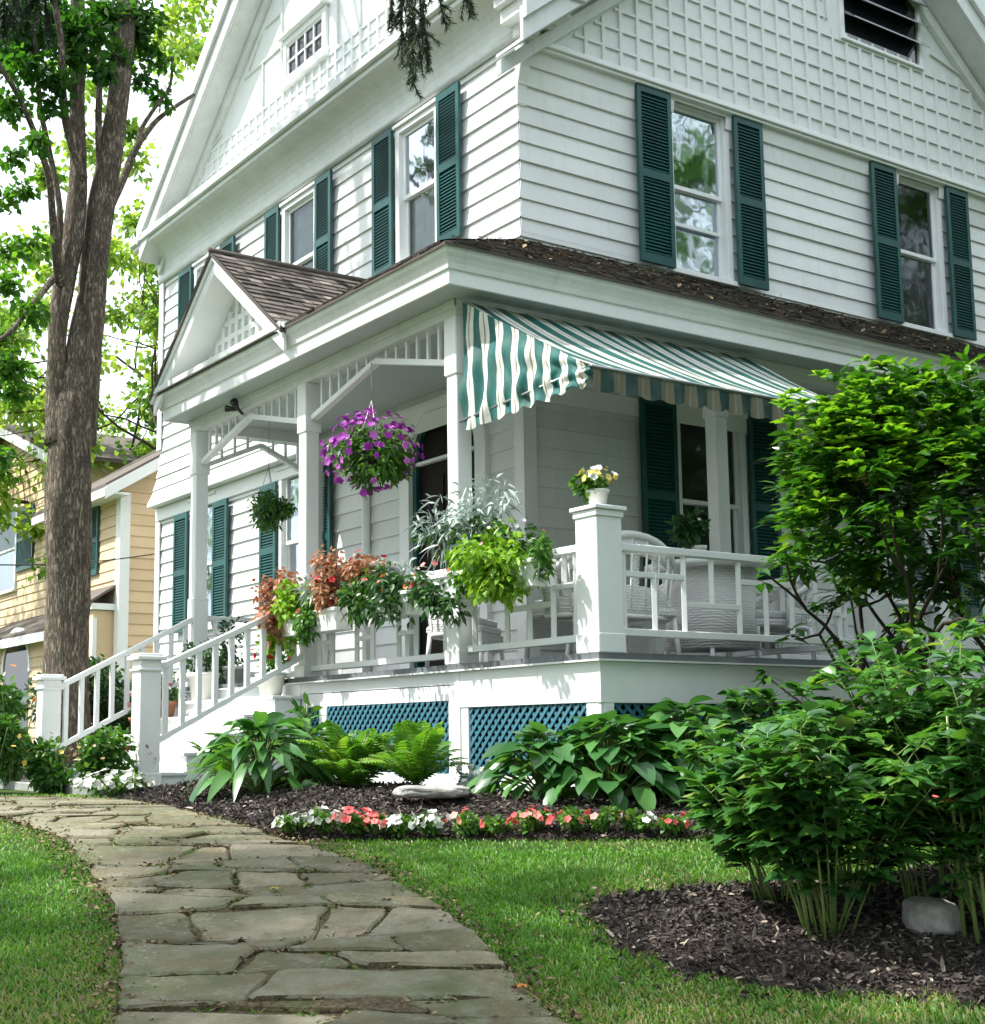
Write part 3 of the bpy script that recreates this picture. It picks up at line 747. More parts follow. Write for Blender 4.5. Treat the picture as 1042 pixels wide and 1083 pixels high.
# beams and ceiling
mb = MB()
mb.box(0, .17, 1.735, PL, 2.92, ZC); mb.box(.17, XB, 1.735, 1.905, 2.92, ZC); mb.box(.17, XF-.03, PL-.17, PL, 2.92, ZC)
mb.box(-.015, .0, 1.72, PL+.015, 2.99, ZC); mb.box(-.015, XB, 1.72, 1.735, 2.99, ZC)
mb.build('porch_beam', M['oldwhite'], house, .005)
mb = MB()
y = 1.36
mb.box(-.28, XF-.03, 1.41, PL+.08, ZC, ZC+.02); mb.box(XF-.03, XB, 1.41, YS-.03, ZC, ZC+.02)
yy = 1.91
while yy < PL-.2: mb.box(.18, XF-.04, yy, yy+.095, ZC-.008, ZC-.001); yy += .1
mb.build('porch_ceiling', M['ceil'], house)
# eaves: fascia, crown, gutter
EX, EY, EL = -.28, 1.41, PL+.08
mb = MB()
mb.box(EX-.025, EX, EY-.025, EL, ZC-.02, ZC+.13); mb.box(EX, XB, EY-.025, EY, ZC-.02, ZC+.13); mb.box(EX, XF, EL-.025, EL, ZC-.02, ZC+.13)
mb.build('eave_fascia', M['white'], house, .004)
mb = MB()
pr = [(.025, ZC+.10), (.045, ZC+.105), (.055, ZC+.15), (.075, ZC+.19), (.10, ZC+.22), (.115, ZC+.26), (.115, ZC+.285), (.10, ZC+.285), (.02, ZC+.275)]
def sweep(pr, pts, nrmls):
    rings = [[(p[0]+n[0]*a, p[1]+n[1]*a, z) for a, z in pr] for p, n in zip(pts, nrmls)]
    m = len(pr); vs = [q for r_ in rings for q in r_]; fs = []
    for i in range(len(rings)-1):
        for k in range(m): fs.append((i*m+k, i*m+(k+1) % m, (i+1)*m+(k+1) % m, (i+1)*m+k))
    fs.append(tuple(range(m))); fs.append(tuple((len(rings)-1)*m+k for k in range(m)))
    mb.add(vs, fs)
sweep(pr, [(EX, EL), (EX, EY), (XB, EY)], [(-1, 0), (-1, -1), (0, -1)])
sweep(pr, [(XF, EL), (EX, EL)], [(0, 1), (-1, 1)])
mb.build('eave_gutter', M['oldwhite'], house)
# porch roof: individually laid shingles over a sheathing slab
def shingles(mb, O, U, V, lenV, ul, ur, exp=.125, w=.15, seed=3, dark=0):
    rg = random.Random(seed); O = Vector(O); U = Vector(U).normalized(); V = Vector(V).normalized(); N = U.cross(V)
    if N.z < 0: N = -N
    v = 0.0
    while v < lenV:
        v1 = min(v+exp*1.12, lenV+.02); a, b = ul((v+v1)/2), ur((v+v1)/2); u = a-rg.random()*w
        while u < b:
            ww = w*rg.uniform(.65, 1.35); p, q = max(u, a)+.003, min(u+ww, b)-.002
            if q > p:
                lift = .018+rg.uniform(-.003, .008); dv = rg.uniform(-.008, .008)
                mb.tone = min(1, max(0, rg.gauss(.42, .22)-dark))
                P = [O+U*p+V*(v+dv)+N*lift, O+U*q+V*(v+dv)+N*lift, O+U*q+V*v1+N*.006, O+U*p+V*v1+N*.006]
                B = [O+U*p+V*(v+dv)+N*.004, O+U*q+V*(v+dv)+N*.004]
                mb.add(P+B, [(0,1,2,3), (0,4,5,1)])
            u += ww
        v += exp
RX, RY = EX-.13, EY-.13
ZE = ZC+.285
ZT = 4.33
mb = MB(); Vf = Vector((XF-RX, 0, ZT-ZE)); Vs = Vector((0, YS-RY, ZT-ZE))
fl = Vf.length; sl = Vs.length
mb.tone = .3
mb.prism([(RX, RY, ZE), (RX, EL+.1, ZE), (XF, EL+.1, ZT), (XF, YS, ZT)], (0, 0, -.03)); mb.prism([(RX, RY, ZE), (XF, YS, ZT), (XB, YS, ZT), (XB, RY, ZE)], (0, 0, -.03))
shingles(mb, (RX, RY, ZE), (0, 1, 0), Vf, fl, lambda v: (YS-RY)*v/fl, lambda v: EL+.1-RY, seed=1)
shingles(mb, (RX, RY, ZE), (1, 0, 0), Vs, sl, lambda v: (XF-RX)*v/sl, lambda v: XB-RX, seed=2)
mb.build('porch_roof', M['shingle'], house)
# leaves and mossy litter caught on the porch roof edge
n = 700; u_ = RS.random(n)**1.3; xs = RX+RS.random(n)*10; vv = RS.random(n)
P = np.stack([xs, RY+(YS-RY)*vv, ZE+(ZT-ZE)*vv+.03], 1); keep = (xs-RX) > (XF-RX)*vv
P = P[keep]; n = len(P)
mesh_np('roof_leaf_litter', *leaves(P, np.stack([RS.normal(size=n), RS.normal(size=n), RS.normal(size=n)*.3], 1), np.tile([0, -.4, 1.0], (n, 1)), .07, .045, 'diamond', .1, .3)[:2], M['litter'], house, RS.random(n).repeat(9))['kind'] = 'stuff'
# small gable over the steps
PC, PA, PH = 5.66, 4.57, 1.62; ps = .77; PX = EX-.12
def pz(d, dd=0): return PA-ps*d-dd
mb = MB()
for sg in (-1, 1):
    rr = random.Random(4)
    V = Vector((0, -sg, ps)) ; L = PH*math.hypot(1, ps)
    O = (PX-.05, PC+sg*PH, pz(PH))
    mb.tone = .35
    mb.prism([(PX-.05, PC+sg*PH, pz(PH)), (XF, PC+sg*PH, pz(PH)), (XF, PC, PA), (PX-.05, PC, PA)], (0, 0, -.04))
    shingles(mb, O, (1, 0, 0), V, L, lambda v: 0.0, lambda v: XF-PX+.05, seed=8+sg)
mb.tone = .5; mb.tube([(PX-.06, PC, PA+.02), (XF, PC, PA+.02)], .03, 8)
pg = mb.build('porch_gable', M['shingle'], house)
mb = MB()
for sg in (-1, 1):
    def P(x, d, dd): return (x, PC+sg*d, pz(d, dd))
    mb.prism([P(PX, PH-.02, .045), P(PX, 0, .045), P(PX, 0, .235), P(PX, PH-.02, .235)], (.035, 0, 0))
    mb.prism([P(PX-.03, PH, .035), P(PX-.03, 0, .035), P(PX-.03, 0, .085), P(PX-.03, PH, .085)], (.03, 0, 0))
    mb.prism([P(PX+.035, PH-.1, .17), P(PX+.035, 0, .17), P(PX+.035, 0, .21), P(PX+.035, PH-.1, .21)], (.36, 0, 0))
    mb.box(PX-.03, PX+.10, PC+sg*(PH-.06)-.10, PC+sg*(PH-.06)+.10, ZE-.02, ZE+.03)
mb.build('rake_board', M['white'], pg, .004)
mb = MB(); XT = PX+.36
mb.prism([(XT, PC-PH+.1, ZE-.02), (XT, PC+PH-.1, ZE-.02), (XT, PC, PA-.2)], (.04, 0, 0)); mb.build('gable_board', M['oldwhite'], pg)
mb = MB(); mb.prism([(PX+.02, PC-PH+.06, ZE+.035), (PX+.02, PC+PH-.06, ZE+.035), (XT+.02, PC+PH-.06, ZE+.235), (XT+.02, PC-PH+.06, ZE+.235)], (0, 0, .012)); mb.box(RX-.03, PX+.03, PC-PH+.02, PC+PH-.10, ZE-.005, ZE+.055); mb.build('gable_apron', M['oldwhite'], pg)
mb = MB(); z = ZE+.08
while z < PA-.5:
    hw = (PA-.30-z)/ps; mb.box(XT-.028, XT, PC-hw, PC+hw, z-.028, z+.028); z += .17
y = PC-PH+.1
while y < PC+PH-.1:
    zt = PA-.30-ps*abs(y-PC)
    if zt > ZE+.03: mb.box(XT-.032, XT-.002, y-.03, y+.03, ZE, zt)
    y += .165
mb.build('gable_lattice', M['white'], pg)
# frieze panels: shallow inverted-V rail with little balusters up to the beam
def frieze(P, a, b, name='frieze_panel'):
    "P maps (u, z) to a point; bay from a to b"
    m = MB(); c = (a+b)/2; zl, zp = 2.56, 2.855
    up = Vector(P(0, 0)).lerp(Vector(P(0, 0)), 0)
    m.bar(P(a, zl), P(c, zp), .07, .055); m.bar(P(c, zp), P(b, zl), .07, .055)
    fr = m.build(name, M['white'], house, .004)
    k = int(round(abs(b-a)/.17))
    for i in range(1, k):
        u = a+(b-a)*i/k; z = zl+(zp-zl)*(1-abs(u-c)/abs(c-a))
        if 2.92-z > .07:
            s = MB(); p = P(u, 0); s.box(p[0]-.014, p[0]+.014, p[1]-.014, p[1]+.014, z+.02, 2.92); s.build('baluster', M['white'], fr)
frieze(lambda u, z: (.085, u, z), 1.93, 4.33); frieze(lambda u, z: (.085, u, z), 4.53, 6.93); frieze(lambda u, z: (u, 7.03, z), .19, 1.52)
# deck pedestals at the terrace corners
def pedestal(x0, y0, w=.26, h=1.0, d=None):
    d = d or w; m = MB(); m.box(x0, x0+w, y0, y0+d, 0, h); m.box(x0-.008, x0+w+.008, y0-.008, y0+d+.008, 0.0, .14)
    p = m.build('railing_pedestal', M['white'], house, .006)
    m = MB(); m.box(x0-.03, x0+w+.03, y0-.03, y0+d+.03, h, h+.03); m.box(x0-.012, x0+w+.012, y0-.012, y0+d+.012, h-.05, h-.001)
    m.build('cap', M['white'], p, .005)
pedestal(-.01, -.01, .24, 1.03); pedestal(2.98, -.01, .24, .84)
# fretwork railings
def fret(P, a, b, pattern, zb=.16, zt=.78, topw=.09):
    m = MB(); m.bar(P(a, zt), P(b, zt), topw, .055); m.bar(P(a, zb), P(b, zb), .055, .055)
    r = m.build('porch_railing', M['white'], house, .005)
    for (u0, z0, u1, z1) in pattern:
        s = MB(); s.bar(P(u0, z0), P(u1, z1), .04, .042, up=(0, 0, 1) if u0 != u1 else (1, 1, 0)); s.build('fret_bar', M['white'], r, .003)
def fretpat(us, zb, zt, hi, lo, first='hi'):
    pat = []
    for i, u in enumerate(us): pat.append((u, zb, u, zt))
    for i in range(len(us)-1):
        c = (us[i]+us[i+1])/2; up = (i % 2 == 0) == (first == 'hi')
        z = hi if up else lo
        pat.append((us[i], z, us[i+1], z)); pat.append((c, zb, c, z) if up else (c, z, c, zt))
    return pat
fret(lambda u, z: (u, .09, z), .23, 2.98, fretpat([.32, .92, 1.50, 2.09, 2.65], .17, .77, .59, .39))
fret(lambda u, z: (.09, u, z), .23, 1.73, fretpat([.35, .62, 1.2, 1.64], .14, .77, .40, .52, 'lo'), .12)
fret(lambda u, z: (.085, u, z), 1.92, 4.33, fretpat([2.05, 2.5, 2.78, 3.22, 3.5, 3.95, 4.2], .09, .77, .32, .50, 'lo'), .085)
fret(lambda u, z: (u, 1.82, z), 3.2, 6.2, fretpat([3.3, 3.8, 4.3, 4.8, 5.3, 5.8], .17, .77, .59, .39))
fret(lambda u, z: (3.1, u, z), .25, 1.73, fretpat([.5, .9, 1.3], .17, .77, .59, .39))
fret(lambda u, z: (u, 7.03, z), .18, 1.5, fretpat([.3, .7, 1.1, 1.4], .1, .77, .59, .39))
# steps
nst = 5; SY0, SY1 = 4.42, 6.96
st = MB()
for k in range(nst):
    z = -.175*(k+1); x = -.30*(k+1)
    st.box(x+.02, -.002, SY0, SY1, z-.175-.034, z-.035)
st.box(-.004, .028, SY0, SY1, -.174, -.061)
steps = st.build('front_steps', M['white'], house)
for k in range(nst):
    z = -.175*(k+1); x = -.30*(k+1)
    t = MB(); t.box(x-.02, x+.30+.018, SY0-.03, SY1+.03, z-.034, z); t.build('tread', M['floor'] if k < 0 else M['oldwhite'], steps, .006)
t = MB(); t.box(-2.05, -1.2, SY0-.22, SY1+.25, -1.25, -.99); t.build('base_slab', M['concrete'], steps, .01)
def newel(x, y, z0, z1):
    m = MB(); a = .10; m.box(x-a, x+a, y-a, y+a, z0, z1-.06); m.box(x-a-.015, x+a+.015, y-a-.015, y+a+.015, z0, z0+.12); m.box(x-a-.018, x+a+.018, y-a-.018, y+a+.018, z1-.16, z1-.135)
    p = m.build('newel_post', M['white'], house, .006)
    m = MB(); m.box(x-a-.04, x+a+.04, y-a-.04, y+a+.04, z1-.06, z1-.025); m.box(x-a-.015, x+a+.015, y-a-.015, y+a+.015, z1-.025, z1)
    m.build('cap', M['white'], p, .006)
newel(-1.58, 4.42, -1.0, .19); newel(-1.62, 6.98, -1.05, .11)
def stair_rail(y, x0, z0t, z0b, x1, z1t, z1b, n):
    m = MB(); m.bar((x0, y, z0t), (x1, y, z1t), .075, .055); m.bar((x0, y, z0b), (x1, y, z1b), .055, .05)
    r = m.build('stair_railing', M['white'], house, .005)
    for i in range(n):
        f = (i+.5)/n; x = x0+(x1-x0)*f; s = MB(); s.box(x-.023, x+.023, y-.023, y+.023, z0b+(z1b-z0b)*f+.01, z0t+(z1t-z0t)*f-.01); s.build('baluster', M['white'], r)
stair_rail(4.42, -1.48, .06, -.60, .0, .74, .20, 9); stair_rail(6.98, -1.52, -.02, -.66, .0, .76, .12, 9)
# ================================================================ AWNING
aw_ = empty('striped_awning', (.1, .8, 2.1), 'green and white striped canvas awning with a scalloped edge let down over the terrace', 'awning')
AX0, AX1 = .03, 3.42; AB = (1.66, 3.02); AF = (.03, 2.10)
cv = []; nx, ny = 60, 14
for i in range(nx+1):
    for j in range(ny+1):
        f = j/ny; x = AX0+(AX1-AX0)*i/nx
        sag = -.05*math.sin(math.pi*f)*(1+.3*math.sin(x*4.1))+.006*math.sin(x*19+f*5)
        cv.append((x, AB[0]+(AF[0]-AB[0])*f, AB[1]+(AF[1]-AB[1])*f+sag))
cf = [(i*(ny+1)+j, (i+1)*(ny+1)+j, (i+1)*(ny+1)+j+1, i*(ny+1)+j+1) for i in range(nx) for j in range(ny)]
mesh_np('canopy', cv, cf, M['awnX'], aw_)
def hang(P0, P1, depth, name, mat, n, scal, amp=.012, out=(0, 0, 0), dep0=None):
    P0 = Vector(P0); P1 = Vector(P1); V = []; F = []; m = 5; out = Vector(out)
    for i in range(n+1):
        f = i/n; p = P0.lerp(P1, f); d = depth if dep0 is None else dep0+(depth-dep0)*f
        d = d*(.80+.20*abs(math.sin(math.pi*f*scal))) if scal else d
        for j in range(m+1):
            g = j/m; w = amp*math.sin(f*scal*math.pi*2+.6)*g if scal else 0
            V.append(p+Vector((0, 0, -d*g))+out*w)
    for i in range(n):
        for j in range(m): a = i*(m+1)+j; F.append((a, a+m+1, a+m+2, a+1))
    return mesh_np(name, V, F, mat, aw_)
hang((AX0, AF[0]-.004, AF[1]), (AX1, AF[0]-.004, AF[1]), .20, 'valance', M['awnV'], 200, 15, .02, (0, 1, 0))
# gathered side curtain: from the post out to the front bar
V = []; F = []; ny, nz = 90, 26
for i in range(ny+1):
    f = i/ny; y = AB[0]-.02+(AF[0]-AB[0]+.02)*f; zt = AB[1]+(AF[1]-AB[1])*f-.015; zb = 1.93+.05*f-.035*abs(math.sin(f*math.pi*8))
    for j in range(nz+1):
        g = j/nz; z = zt+(zb-zt)*g
        w = (.017*math.sin(f*50+1.6*math.sin(g*7+f*4)+1.1*math.sin(f*9))+.012*math.sin(f*31+g*5)+.007*math.sin(f*83-g*11))*(.2+.8*g**.7)+.008*math.sin(g*15+f*13+2*math.sin(f*6))
        yy = y+(.012*math.sin(g*11+f*7)+.010*math.sin(g*19-f*23))*math.sin(math.pi*g)
        V.append((.0+w, yy, z))
for i in range(ny):
    for j in range(nz): a = i*(nz+1)+j; F.append((a, a+nz+1, a+nz+2, a+1))
mesh_np('side_curtain', V, F, M['awnY'], aw_)
m = MB(); m.tube([(AX0-.02, AF[0], AF[1]-.01), (AX1+.02, AF[0], AF[1]-.01)], .016, 8)
m.tube([(AX0-.02, AF[0], AF[1]-.01), (AX0-.02, 1.7, 2.0)], .012, 8); m.tube([(AX1+.02, AF[0], AF[1]-.01), (AX1+.02, 1.7, 2.0)], .012, 8)
m.build('frame_bar', M['metal'], aw_)
# ================================================================ GROUND
ss = np.concatenate([np.arange(-30, 0, 3), np.arange(0, 14, .25), np.arange(14, 40, 2), [45, 55, 70, 100, 150, 250, 400, 600]])
ll = np.concatenate([[-400, -250, -150, -90, -60, -40, -30], np.arange(-24, 24.1, 1.0), [30, 40, 60, 90, 150, 250, 400]])
V = []; F = []
for s_ in ss:
    for l_ in ll:
        x, y = sl2w(s_, l_); V.append((x, y, float(G(s_))))
nl = len(ll)
F = [(i*nl+j, i*nl+j+1, (i+1)*nl+j+1, (i+1)*nl+j) for i in range(len(ss)-1) for j in range(nl-1)]
tag(mesh_np('lawn', V, F, M['turf']), kind='structure')
# --- outlines (s, l)
def gp(*pts): return [gpx(*p) for p in pts]
HB_front = gp((150, 853), (215, 866), (300, 890), (400, 889), (520, 889), (640, 890), (760, 889), (1000, 890))
def W(x, y): return w2sl(x, y)
HBED = HB_front+[W(6.0, -2.4), W(7.5, -.5), W(7.5, 1.65), W(3.25, 1.65), W(3.25, .02), W(.02, .02), W(.02, 4.4), W(-2.06, 4.3)]
FBED = gp((612, 966), (660, 950), (740, 941), (860, 930), (1042, 922), (1300, 915), (1400, 985), (1300, 1070), (1042, 1068), (850, 1052), (720, 1032), (650, 1003))
PL_ = gp((90, 1300), (100, 1180), (112, 1083), (120, 1000), (105, 950), (60, 891), (0, 869), (-200, 862))
PR_ = gp((150, 852), (215, 866), (300, 889), (400, 920), (500, 983), (560, 1040), (600, 1083), (690, 1180), (780, 1300))
PATH = PL_+gp((-200, 846), (60, 843))+PR_
LBED = [W(-.1, 7.1), W(1.7, 7.2), W(1.7, 12.2), W(-1.2, 12.4), W(-3.0, 9.2), W(-1.9, 7.1)]
def ragged(poly, amp=.045, step=.12, seed=0):
    rr = np.random.default_rng(seed); out = []
    for i in range(len(poly)):
        a = np.array(poly[i]); b = np.array(poly[(i+1) % len(poly)]); m = max(1, int(np.linalg.norm(b-a)/step))
        for k in range(m): out.append(tuple(a+(b-a)*k/m+rr.normal(size=2)*amp*(1 if m > 1 else .3)))
    return out
FBED = ragged(FBED, .05, .13, 1)
def bed(name, poly, mat, step, h, edge, kind, base=.012):
    P = np.array(poly); s0, l0 = P.min(0); s1, l1 = P.max(0)
    S, L = np.meshgrid(np.arange(s0-step, s1+step, step), np.arange(l0-step, l1+step, step), indexing='ij')
    d = dpoly(S, L, poly); ins = inpoly(S, L, poly); d = np.where(ins, d, -d)
    Z = G(S)+base+h*np.clip(d/edge, 0, 1)**.7*(1+.25*np.sin(S*5.1+L*3.3)*np.sin(L*4.7-S))-.06*(d < 0)
    X, Y = sl2w(S, L); n1 = S.shape[1]; F = []
    for i in range(S.shape[0]-1):
        for j in range(n1-1):
            if max(d[i, j], d[i+1, j], d[i, j+1], d[i+1, j+1]) > 0: F.append((i*n1+j, i*n1+j+1, (i+1)*n1+j+1, (i+1)*n1+j))
    V = np.stack([X.ravel(), Y.ravel(), Z.ravel()], 1)
    o = mesh_np(name, V, F, mat); tag(o, kind=kind)
    return lambda s, l: G(s)+base+h*np.clip(np.where(inpoly(s, l, poly), dpoly(s, l, poly), 0)/edge, 0, 1)**.7*(1+.25*np.sin(np.asarray(s)*5.1+np.asarray(l)*3.3)*np.sin(np.asarray(l)*4.7-np.asarray(s)))
HBZ = bed('mulch_bed', HBED, M['mulch'], .08, .13, .9, 'structure')
FBZ = bed('garden_bed', FBED, M['mulch'], .06, .07, .4, 'structure')
LBZ = bed('side_bed', LBED, M['mulch'], .12, .08, .5, 'structure')
PTZ = bed('path_base', PATH, M['joint'], .1, .0, .3, 'structure', .016)
def chips(name, polys, zf, dens, size, mat, smin=0, smax=14, lmin=-6, lmax=8, seed=1, thick=.5):
    rg = np.random.default_rng(seed); V = []; T = []
    out = []
    for poly, z_ in zip(polys, zf):
        P = np.array(poly); (s0, l0), (s1, l1) = np.maximum(P.min(0), (smin, lmin)), np.minimum(P.max(0), (smax, lmax))
        n = int((s1-s0)*(l1-l0)*dens); s_ = s0+rg.random(n)*(s1-s0); l_ = l0+rg.random(n)*(l1-l0); k = inpoly(s_, l_, poly); s_, l_ = s_[k], l_[k]
        x, y = sl2w(s_, l_); out.append(np.stack([x, y, z_(s_, l_)+.006], 1))
    P = np.concatenate(out); n = len(P)
    Dr = rg.normal(size=(n, 3))*np.array([1, 1, .6]); N = rg.normal(size=(n, 3))*.9+np.array([0, 0, 1])
    L = size*(.4+1.1*rg.random(n)); Vv, Ff, Tt = leaves(P, Dr, N, L, L*thick, 'strap', .1, .5, rg.random(n)**1.1, rg)
    return tag(mesh_np(name, Vv, Ff, mat, None, Tt), kind='stuff')
FB2 = ragged([tuple(np.array(q)+(np.array(q)-np.mean(np.array(FBED), 0))*.06) for q in FBED], .09, .1, 2)
chips('bark_mulch', [FB2], [lambda s, l: np.maximum(FBZ(s, l), G(s)+.012)], 500, .032, M['chip'], seed=7, thick=.4)
chips('bark_mulch', [HBED, FBED], [HBZ, FBZ], 2600, .030, M['chip'], seed=2, thick=.34)
chips('bark_mulch', [HBED, FBED], [HBZ, FBZ], 260, .055, M['chip'], seed=3, thick=.25)
# --- flagstones
def scan(poly, s):
    xs = []; n = len(poly)
    for i in range(n):
        (s1, l1), (s2, l2) = poly[i], poly[(i+1) % n]
        if (s1 > s) != (s2 > s): xs.append(l1+(l2-l1)*(s-s1)/(s2-s1))
    xs.sort(); return (xs[0], xs[-1]) if len(xs) >= 2 else None
rg = random.Random(21); lines = [3.9]
while lines[-1] < 11.6: lines.append(lines[-1]+rg.choice([.16, .20, .24, .28, .32, .19]))
def lz(k, l): return lines[k]+.09*math.sin(l*1.7+k*2.3)+.035*math.sin(l*4.3+k*5.1)+.12*l*(.5 if k % 2 else -.3)*.35
st = MB(); JP = []
for k in range(len(lines)-1):
    sm = (lines[k]+lines[k+1])/2; e = scan(PATH, sm)
    if not e: continue
    a, b = max(e[0], -7.0)+rg.uniform(-.04, .06), e[1]-rg.uniform(-.05, .08)
    if b-a < .25: continue
    cuts = [a]
    while cuts[-1] < b-.45: cuts.append(cuts[-1]+rg.choice([.26, .36, .46, .6, .8, .42]))
    if b-cuts[-1] < .3 and len(cuts) > 1: cuts[-1] = b
    else: cuts.append(b)
    jit = [rg.uniform(-.09, .09) for _ in cuts]
    for i in range(len(cuts)-1):
        p, q = cuts[i], cuts[i+1]; jp, jq = jit[i], jit[i+1]
        rg2 = random.Random(k*50+i); 
        skl = rg2.uniform(-.13, .13) if i > 0 else 0
        if i == 0 or i == len(cuts)-2:
            ea, eb = scan(PATH, max(3.9, lz(k, p if i == 0 else q))), scan(PATH, lz(k+1, p if i == 0 else q))
            if ea and eb:
                if i == 0: pm = p; p0_, p3_ = max(ea[0], -7)+.03, max(eb[0], -7)+.03
                if i == len(cuts)-2: q1_, q2_ = ea[1]-.03, eb[1]-.03
        c = [(lz(k, p), p+jp), (lz(k, q), q+jq), (lz(k+1, q), q-jq), (lz(k+1, p), p-jp)]
        
        if i == 0 and ea and eb and abs(p0_-p) < .4 and abs(p3_-p) < .4: c[0] = (c[0][0], p0_); c[3] = (c[3][0], p3_)
        if i == len(cuts)-2 and ea and eb and abs(q1_-q) < .4 and abs(q2_-q) < .4: c[1] = (c[1][0], q1_); c[2] = (c[2][0], q2_)
        cen = np.mean(np.array(c), 0); g = rg2.uniform(.003, .011)
        ring = []
        for j in range(4):
            A = np.array(c[j]); B = np.array(c[(j+1) % 4]); e_ = B-A; Lm = np.linalg.norm(e_)
            m = max(2, int(Lm/.16)); nrml = np.array([-e_[1], e_[0]])/max(Lm, 1e-6)
            if (cen-A)@nrml < 0: nrml = -nrml
            for t in range(m):
                f = (t+.0)/m
                if t == 0:
                    ring.append(A+(B-A)*min(.25, .04/Lm)+nrml*g); continue
                ring.append(A+e_*f+nrml*(g+rg2.uniform(-.014, .022)))
            ring.append(B-(B-A)*min(.25, .04/Lm)+nrml*g)
        # close the corners
        ring = [r_ for n_, r_ in enumerate(ring)]
        R_ = np.array(ring); zc = .032+rg2.uniform(-.010, .014); tx, ty = rg2.uniform(-.03, .03), rg2.uniform(-.025, .025)
        cx = R_.mean(0)
        def zz(pt, h): return float(G(pt[0]))+h+tx*(pt[0]-cx[0])+ty*(pt[1]-cx[1])
        outer = [(*sl2w(*pt), zz(pt, zc-.012)) for pt in R_]; base = [(*sl2w(*pt), zz(pt, -.04)) for pt in R_]
        inn = R_+(cx-R_)/np.linalg.norm(cx-R_, axis=1, keepdims=True)*.014; inner = [(*sl2w(*pt), zz(pt, zc)) for pt in inn]
        n = len(R_); st.tone = rg2.random()
        st.add(base+outer+inner, [(j, (j+1) % n, n+(j+1) % n, n+j) for j in range(n)]+[(n+j, n+(j+1) % n, 2*n+(j+1) % n, 2*n+j) for j in range(n)]+[tuple(range(2*n, 3*n))])
        for _ in range(14):
            j = rg2.randrange(n); JP.append(R_[j]-(cx-R_[j])/np.linalg.norm(cx-R_[j])*g*.9)
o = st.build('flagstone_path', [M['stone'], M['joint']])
o.data.polygons.foreach_set('material_index', [0 if p.normal.z > .35 else 1 for p in o.data.polygons]); tag(o, kind='structure')  # stone sides take the soil colour, painting in the shade on them
# --- grass
def grass(name, n, smin, smax, lf, hmin, hmax, seed, excl, w=.006, extra=None):
    rg = np.random.default_rng(seed)
    s_ = smin+(smax-smin)*rg.random(n)**1.0; span = .36*s_+1.0; l_ = lf+(rg.random(n)*2-1)*span
    k = np.ones(n, bool)
    for poly in excl:
        inside = inpoly(s_, l_, poly); d = dpoly(s_, l_, poly); k &= ~(inside & (d > .06+.07*rg.random(n)))
    s_, l_ = s_[k], l_[k]; n = len(s_)
    x, y = sl2w(s_, l_); P = np.stack([x, y, G(s_)-.005], 1)
    a = rg.random(n)*6.283; lean = .25+.55*rg.random(n)
    Dr = np.stack([np.cos(a)*lean, np.sin(a)*lean, np.ones(n)], 1)
    H = (hmin+(hmax-hmin)*rg.random(n))*(.75+.4*np.sin(x*1.3+2*np.sin(y*.9))**2)
    N = np.stack([-np.sin(a+1), np.cos(a+1), np.full(n, .2)], 1)
    dry = np.zeros(n)
    dP = np.minimum.reduce([dpoly(s_, l_, p) for p in excl])
    patch = np.sin(x*2.1+1)*np.sin(y*1.7+2)+.6*np.sin(x*5.3)*np.sin(y*4.1)
    tone = .42+.17*rg.normal(size=n)+.12*patch+np.where(rg.random(n) < .05+.35*np.clip(1-dP/.35, 0, 1), .4, 0)
    tone += np.where((s_ < 6.2) & (rg.random(n) < np.clip(.55*(6.4-s_), .08, .30)+.22*(patch > .3)), .44, 0)+np.where((np.sin(x*.9+3)*np.sin(y*1.1+.5) > .45) & (rg.random(n) < .3), .3, 0)
    Vv, Ff, Tt = leaves(P, Dr, N, H, w*(.7+.6*rg.random(n)), 'lance', .35, .1, np.clip(tone, 0, 1), rg)
    return Vv, Ff, Tt
EX_ = [PATH, HBED, FBED]
lb = LB()
lb.add(grass('g', 150000, 4.7, 8.2, .4, .035, .075, 5, EX_, .0065)); lb.add(grass('g', 70000, 8.0, 12.5, .4, .035, .07, 6, EX_, .009))
JP = np.array(JP); JP0 = JP.copy(); rgj = np.random.default_rng(4); k = rgj.random(len(JP)) < .75; JP = JP[k]
cl = np.sin(JP[:, 0]*3.1)*np.sin(JP[:, 1]*2.7+1) > -.25; JP = np.repeat(JP[cl], 7, 0)+rgj.normal(size=(cl.sum()*7, 2))*.022; n = len(JP)
x, y = sl2w(JP[:, 0], JP[:, 1]); a = rgj.random(n)*6.28
lb.add(leaves(np.stack([x, y, G(JP[:, 0])+.01], 1), np.stack([np.cos(a)*.7, np.sin(a)*.7, np.ones(n)], 1), np.stack([-np.sin(a), np.cos(a), a*0+.2], 1), .028+.03*rgj.random(n), .007, 'lance', .4, .1, rgj.random(n)*.95, rgj))
tag(lb.build('grass', M['grass']), kind='stuff')
